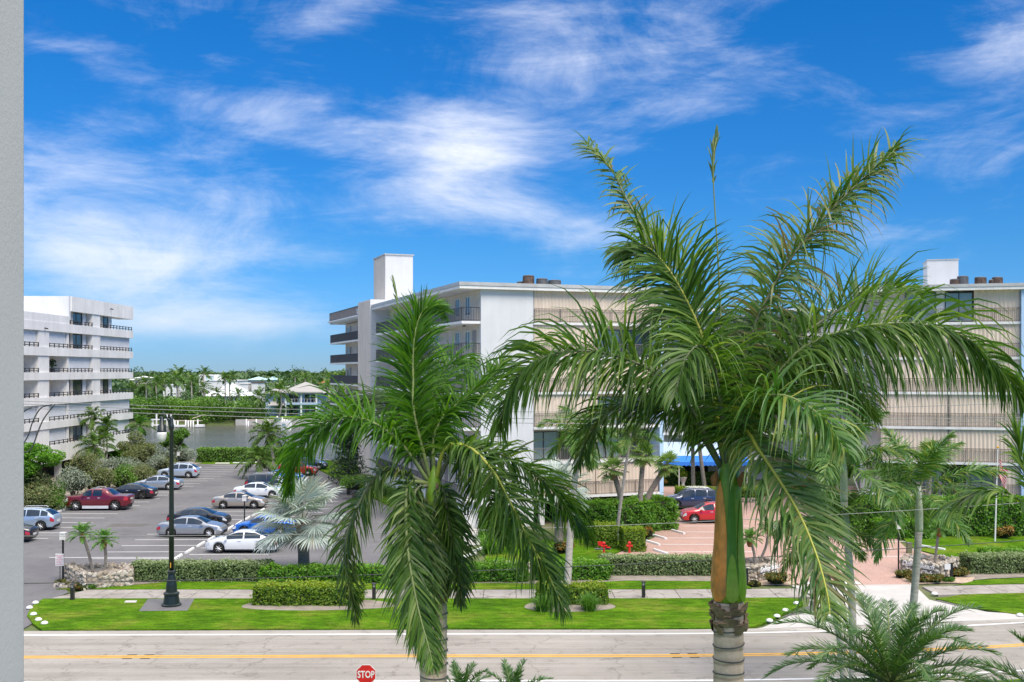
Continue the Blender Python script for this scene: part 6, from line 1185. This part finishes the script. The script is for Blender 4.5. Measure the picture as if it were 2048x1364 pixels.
# tufts, crotons, ixora mounds
def tuft(lab, c, r, h, m, n=260, w=.02, group=None, cat='plant', name='grass_tuft'):
    t = thing(name, lab, cat, (c[0], c[1], .07), group=group); V = []; Fq = []; rn = []
    for i in range(n):
        a = R.uniform(0, 2*PI); tl = R.uniform(.05, 1.0); b0 = np.array([c[0]+r*.35*R.gauss(0, .5), c[1]+r*.35*R.gauss(0, .5), .07]); d = np.array([math.cos(a)*tl, math.sin(a)*tl, 1.1]); d = unit(d); sd = np.array([-math.sin(a), math.cos(a), 0])*w; k = len(V); q = b0.copy(); l = h*R.uniform(.7, 1.15)
        for s, ww in ((0, 1), (.4, .9), (.75, .6), (1, .05)): V += [q-sd*ww, q+sd*ww]; q = q+d*l*.36; d = unit(d+np.array([0, 0, -.42]))
        r_ = R.random(); Fq += [(k+2*j, k+2*j+1, k+2*j+3, k+2*j+2) for j in range(3)]; rn += [r_]*3
    mesh_obj('blades', np.array(V), np.array(Fq), m, t, False, None, rn); return t
g = G(1085, 1224); tuft('round grass tuft left of the leaning palm trunk', g, .8, .85, M['grass_tuft'], 700, .014, 'grass tufts in the lawn bed'); g = G(1178, 1223); tuft('round grass tuft right of the leaning palm trunk', g, .8, .85, M['grass_tuft'], 700, .014, 'grass tufts in the lawn bed')
g = G(985, 1108); tuft('spiky green plant before the corner hedge', g, 1.6, 1.5, M['hedge_g'], 300, .04); 
for u, v, lab in ((1290, 1078, 'orange and green croton clump beside the tall hedge'), (1122, 1108, 'orange croton clump behind the hanging palm fronds'), (2010, 1078, 'orange croton clump beside the flagpole'), (1316, 972, 'small orange croton beside the blue awning post')): g = G(u, v); bush('croton', lab, (g[0], g[1], .45), (.85, .6, .5), M['croton'], 900, .2, 8, aspect=.3, cat='plant')
for u, v, r, lab in ((1808, 1158, .85, 'round orange green mound leftmost before the right sign planter'), (1839, 1167, 1.0, 'round orange green mound below the sign lettering'), (1872, 1167, .85, 'round orange green mound before the planter corner'), (1898, 1165, .5, 'small green mound beside the right black post'), (1920, 1155, 1.0, 'loose green yellow shrub right of the right sign planter'), (1556, 1172, 1.25, 'wide orange green mound beside the left sign planter'), (1509, 1173, .5, 'small red tipped mound below the left sign planter'),
    (118, 1172, .55, 'orange brown mound leftmost before the left stone planter'), (140, 1178, .6, 'orange brown mound second from left before the left planter'), (156, 1181, .45, 'small orange brown mound beside the path light'), (180, 1180, .55, 'dark green mound before the left stone planter corner'), (206, 1174, .55, 'dark green mound before the right end of the left planter')): g = G(u, v); bush('low_shrub', lab, (g[0], g[1]+r*.3, r*.28), (r*.75, r*.6, r*.36), M['ixora'] if 'dark' not in lab and 'small green' not in lab else M['seagrape'], 1500, .12, 9, group='low mounds before the planters', core=.6)
# urn under the awning
g = G(1366, 972); t = thing('garden_urn', 'grey stone urn with a spiky plant below the blue awning', 'urn', (g[0], g[1], .03)); mb = MB(); mb.lathe([(.22, .03), (.22, .12), (.12, .2), (.3, .55), (.42, .9), (.45, .95)], 14, (g[0], g[1], 0)); mb.build('pot', M['concrete'], t, True); d = unit(NR.normal(0, 1, (120, 3))); leaves('foliage', np.array([g[0], g[1], 1.35])+d*np.array([.5, .5, .45]), d, .4, M['hedge_y'], t, .3)
# ------------------------------------------------------------------ mixed planting along the left of the lot
def shrub(lab, u, v, Yp, r, m, n=2600, s=.18, cl=12, fl=None): p = P(u, v, Yp); bush('garden_shrub', lab, (p[0], Yp, max(r[2]*.6, p[2])), r, M[m], n, s, cl, 'shrubs along the left car row', flowers=fl)
tree('gumbo_tree', 'leafy green tree with leaning trunk left of the maroon pickup', (-43.6, 96, 0), 5.6, (3.3, 2.6, 1.8), M['hedge_g'], 11000, .22, 7, .2, 24, lean=(.6, 0), zfrac=.72); tree('gumbo_tree', 'leafy green tree at the left border behind the silver crossover', (-47.5, 99, 0), 5.4, (2.8, 2.6, 1.8), M['seagrape'], 7000, .22, 7, .18, 20, zfrac=.72)
tree('sea_grape_tree', 'round sea grape tree at the far end of the left shrubs', (-41.9, 136, 0), 5.0, (2.3, 2.2, 1.8), M['seagrape'], 9000, .26, 8, .22, 24, lean=(-.4, 0), zfrac=.66); tree('olive_tree', 'soft olive green tree behind the street lamp', (-46.0, 132, 0), 4.4, (2.5, 2.2, 1.9), M['olive'], 8000, .2, 7, .14, 22, zfrac=.62)
shrub('silver leaved shrub behind the pickup hood', 148, 965, 103, (2.0, 1.6, 1.6), 'silvershrub', 3600); shrub('wide silver leaved shrub behind the pale silver sedan', 232, 938, 118, (3.2, 1.8, 1.5), 'silvershrub', 4600, .17, 16); shrub('silver leaved shrub right behind the street lamp post', 352, 915, 131, (2.6, 1.8, 1.9), 'silvershrub', 4200); shrub('grey green shrub left of the far crossover', 318, 935, 127, (2.0, 1.6, 1.5), 'silvershrub', 2600)
shrub('dark green shrub behind the silver crossover', 58, 1008, 92, (2.4, 1.6, 1.5), 'olive', 3600); shrub('olive shrub with drooping blades at the left border', 62, 985, 96, (2.0, 1.6, 2.2), 'olive', 3000, .26); shrub('yellow green shrub beside the lamp among the left shrubs', 240, 965, 112, (1.8, 1.5, 1.6), 'mangrove', 2600); shrub('brown green shrub behind the maroon pickup', 195, 972, 106, (2.2, 1.6, 1.9), 'olive', 3400); shrub('olive shrub right of the pickup roof', 275, 965, 117, (2.0, 1.6, 1.4), 'olive', 2600); shrub('dark shrub left of the maroon pickup bonnet', 92, 1000, 97, (1.6, 1.5, 1.6), 'seagrape', 3000)
shrub('loose shrub with red flowers below the left building', 165, 935, 118, (2.6, 1.8, 1.8), 'olive', 3600, .18, 14, (M['red'], 16)); shrub('olive shrub below the sea grape tree', 330, 955, 128, (2.2, 1.6, 1.3), 'olive', 2600); shrub('tall olive shrub left of the street lamp post', 290, 915, 129, (2.2, 1.8, 2.2), 'olive', 3800); shrub('low green shrub at the foot of the left trees', 84, 1015, 93, (2.2, 1.2, 1.0), 'seagrape', 2200)
kwm = dict(nleaf=42, L=.72, w=.08, droop=.65, seg=3)
def midpalm(lab, ub, Yp, uh, vh, r, nf, fl, seed, m='coco', grp='palms below the left building', name='garden_palm', bend=(.2, 0, 0), sag=1.15, tr=None): R.seed(seed); b0 = P(ub, 0, Yp); return palm(name, lab, (b0[0], Yp, 0.0), P(uh, vh, Yp), r*1.15, r, nf, fl, .7, M[m], M['midrib'], tr or M['trunk_lt'], None, bend, grp, (1.25, -.6), sag, kwm, seed, (.25, 0, 0))
midpalm('bushy palm with dark crown before the left building', 190, 122, 192, 892, .2, 24, 2.7, 111, 'royal'); midpalm('thin palm before the left building, tallest of the cluster', 186, 128, 185, 833, .09, 11, 1.9, 112, 'olive_p' if 'olive_p' in M else 'royal'); midpalm('thin palm before the left building, right one of the cluster', 210, 129, 212, 850, .09, 11, 1.9, 113, 'royal'); midpalm('thin palm before the left building, lower one of the cluster', 203, 127, 206, 868, .09, 10, 1.7, 114, 'royal')
midpalm('single palm beside the corner of the left building', 276, 150-4, 277, 850, .11, 13, 2.5, 115, 'royal_lush'); midpalm('bushy palm at the far right end of the lot, tall one', 548, 128, 536, 868, .17, 28, 2.9, 116, 'royal', 'palms at the far end of the lot'); midpalm('bushy palm at the far right end of the lot, low one', 522, 122, 516, 918, .17, 26, 2.8, 117, 'royal', 'palms at the far end of the lot')
# dark pine beside the central block
R.seed(120); g = P(697, 0, 106); t = thing('island_pine', 'dark layered pine beside the central block', 'tree', (g[0], 106, 0)); MB().tube([(g[0], 106, 0), (g[0]+.1, 106, 7.4)], [.2, .03], 8).build('trunk', M['bark'], t, True); Pa = []; Na = []; mb = MB()
for k in range(13):
    z = 1.0+k*.5; rr = 2.3*(1-k/14.5)
    for j in range(7):
        a = j*2*PI/7+k*.5; e = np.array([g[0]+rr*math.cos(a), 106+rr*math.sin(a), z+.15*rr]); s0 = np.array([g[0], 106, z]); mb.tube([s0, (s0+e)/2-np.array([0, 0, .08]), e], [.035, .025, .01], 4)
        f = NR.uniform(.2, 1, 60)[:, None]; Pa.append(s0+(e-s0)*f+NR.normal(0, .13, (60, 3))); Na.append(NR.normal(0, .4, (60, 3))+np.array([0, 0, 1]))
mb.build('boughs', M['bark'], t); leaves('needles', np.concatenate(Pa), np.concatenate(Na), .3, M['pine'], t, .35, .6)
shrub('bright shrub before the dark pine', 708, 968, 102, (1.6, 1.3, 1.0), 'mangrove', 2000); tree('court_tree', 'dense green tree at the right side of the paved court', (31.0, 104, 0), 5.2, (3.0, 2.4, 1.9), M['hedge_g'], 6000, .24, 6, .18, 18); bush('court_shrub', 'red flowered shrub at the right side of the paved court', (27.8, 102, 1.2), (1.9, 1.4, 1.3), M['mangrove'], 2600, .2, 10, flowers=(M['red'], 14)); bush('court_shrub', 'broad green shrub mass behind the slender palms', (26.2, 84.6, 1.3), (3.0, 2.0, 1.6), M['mangrove'], 5200, .2, 14)
# ------------------------------------------------------------------ far bank
NRk = 9000; xs = NR.uniform(U(240, 268), U(520, 268), NRk); cl = np.array([[U(u, 268), 266+R.uniform(-2, 5), R.uniform(.6, 4.4)] for u in np.linspace(235, 522, 60)]); idx = NR.integers(0, 60, 16000); d = unit(NR.normal(0, 1, (16000, 3))); Pt = cl[idx]+d*np.array([2.6, 2.6, 1.9])*NR.uniform(.6, 1.05, (16000, 1)); k = Pt[:, 2] > -.9
o = leaves('mangrove_thicket', Pt[k], d[k], .55, M['mangrove'], None, .6, .6, np.clip(NR.normal(.3, .2, k.sum())+(NR.random(60)*.55-.1)[idx[k]], 0, 1), kind='stuff'); o['label'] = 'bright mangrove thicket along the far bank of the canal'
mb = MB(); 
for u in np.linspace(236, 520, 70): x = U(u, 266)+R.uniform(-.6, .6); mb.tube([(x, 264.5+R.uniform(0, 2), -1.5), (x+R.uniform(-.8, .8), 267, 2.0)], [.07, .05], 4)
o = mb.build('mangrove_roots', M['mud']); o['kind'] = 'stuff'; o['label'] = 'tangled mangrove roots at the water line'
FP = [(292, 806, 762, 282, 4.0), (354, 812, 752, 276, 3.6), (356, 806, 744, 290, 4.2), (330, 800, 756, 300, 3.8), (383, 808, 757, 282, 3.4), (407, 800, 740, 284, 3.0), (409, 812, 770, 278, 3.4), (450, 812, 749, 276, 2.6), (459, 812, 748, 277, 2.6), (437, 812, 780, 275, 2.6), (476, 806, 782, 276, 2.8), (516, 812, 788, 268, 3.8), (562, 836, 776, 264, 5.2), (610, 780, 752, 330, 3.6), (622, 780, 750, 335, 3.4), (662, 780, 752, 320, 4.0), (674, 800, 755, 300, 3.8), (312, 806, 760, 288, 3.6), (270, 806, 772, 284, 3.8), (655, 800, 768, 290, 3.6), (590, 770, 748, 380, 3.5), (690, 770, 746, 350, 4)]
FLB = ['leftmost, beside the white building', 'tall, over the white cube house', 'tallest, over the white cube house', 'leafy, left of the modern house', 'slim, left of the bungalow roof', 'slim, before the modern house tower', 'low, left of the bungalow', 'thin, left one of the twin trunks over the bungalow', 'thin, right one of the twin trunks over the bungalow', 'short, before the bungalow windows', 'short, at the right end of the bungalow', 'bushy, between bungalow and blue house', 'windblown, in front of the blue house', 'distant, left above the blue house', 'distant, right above the blue house', 'distant, beside the block balconies', 'right of the blue house', 'leafy, behind the mangroves at left', 'drooping, beside the white building', 'low, right behind the blue house', 'very distant, above the blue house roof', 'very distant, behind the block balconies']
KWF = dict(nleaf=20, L=.95, w=.16, droop=.6, seg=3)
FARP = []
for s in range(3):
    R.seed(200+s); FARP.append(palm('shore_palm', 'x', (0, 0, 0), (.3*(s-1), 0, 0.0), .01, .01, 15, 3.2, .9, M['royal' if s != 1 else 'coco'], M['midrib'], M['trunk_lt'], None, (0, 0, 0), 'palms on the far bank', (1.25, -.75), 1.1, KWF, 200+s, (.35, 0, 0)))
for o in FARP:
    for ch in list(o.children):
        if ch.name.startswith('trunk'): bpy.data.objects.remove(ch)
for i, ((u, vb, vh, Yp, fl), lb) in enumerate(zip(FP, FLB)):
    o = copy_tree(FARP[i % 3]); h0 = P(u, vh+6, Yp); o.location = (h0[0], Yp, h0[2]); o.rotation_euler = (0, 0, R.uniform(-.5, .5)); sc = fl/3.2; o.scale = (sc, sc, sc); tag(o, 'far palm, '+lb, 'palm tree', 'palms on the far bank')
    mb = MB(); hz = h0[2]-.2; mb.tube([(R.uniform(-1.2, .2)/sc, 0, -hz/sc), (.1, 0, -hz*.5/sc), (0, 0, 0)], [.26/sc, .2/sc, .15/sc], 8); c = mb.build('trunk', M['trunk_lt'], None, True); c.parent = o
for o in FARP:
    for ch in list(o.children_recursive): bpy.data.objects.remove(ch)
    bpy.data.objects.remove(o)
# trees among and beyond the houses, one mass towards the horizon
Pa = []; Na = []; Sz = []
def mass(n, ufn, yfn, zfn, rfn, per, sz):
    for i in range(n):
        Yp = yfn(); u = ufn(); c0 = np.array([U(u, Yp), Yp, 0.0]); r_ = rfn(Yp); z = zfn(Yp); q = max(10, int(per)); d = unit(NR.normal(0, 1, (q, 3))); Pt = c0+np.array([0, 0, z*.55])+d*np.array([r_, r_, z*.45])*NR.uniform(.35, 1, (q, 1)); Pa.append(Pt); Na.append(d); Sz.append(np.full(q, sz*r_))
mass(70, lambda: R.uniform(235, 700), lambda: R.uniform(276, 330), lambda Y: R.uniform(3.5, 7), lambda Y: R.uniform(2, 4), 180, .22)
mass(170, lambda: R.uniform(200, 760), lambda: R.uniform(340, 700), lambda Y: R.uniform(6, 10), lambda Y: R.uniform(4, 8), 150, .28)
mass(520, lambda: R.uniform(-200, 2300), lambda: R.uniform(700, 2200), lambda Y: R.uniform(8, 13.5), lambda Y: R.uniform(9, 20), 90, .34)
mass(12, lambda: R.uniform(260, 700), lambda: R.uniform(800, 1500), lambda Y: R.uniform(15, 18), lambda Y: R.uniform(4, 7), 90, .34)
Pt = np.concatenate(Pa); V, Fq = leaf_arrays(Pt, np.concatenate(Na), np.concatenate(Sz), .7, .5); o = mesh_obj('distant_woods', V, Fq, M['fartree'], None, False, None, np.clip(NR.normal(.5, .25, len(Pt)), 0, 1), 'stuff'); o['label'] = 'green trees filling the far shore up to the horizon'
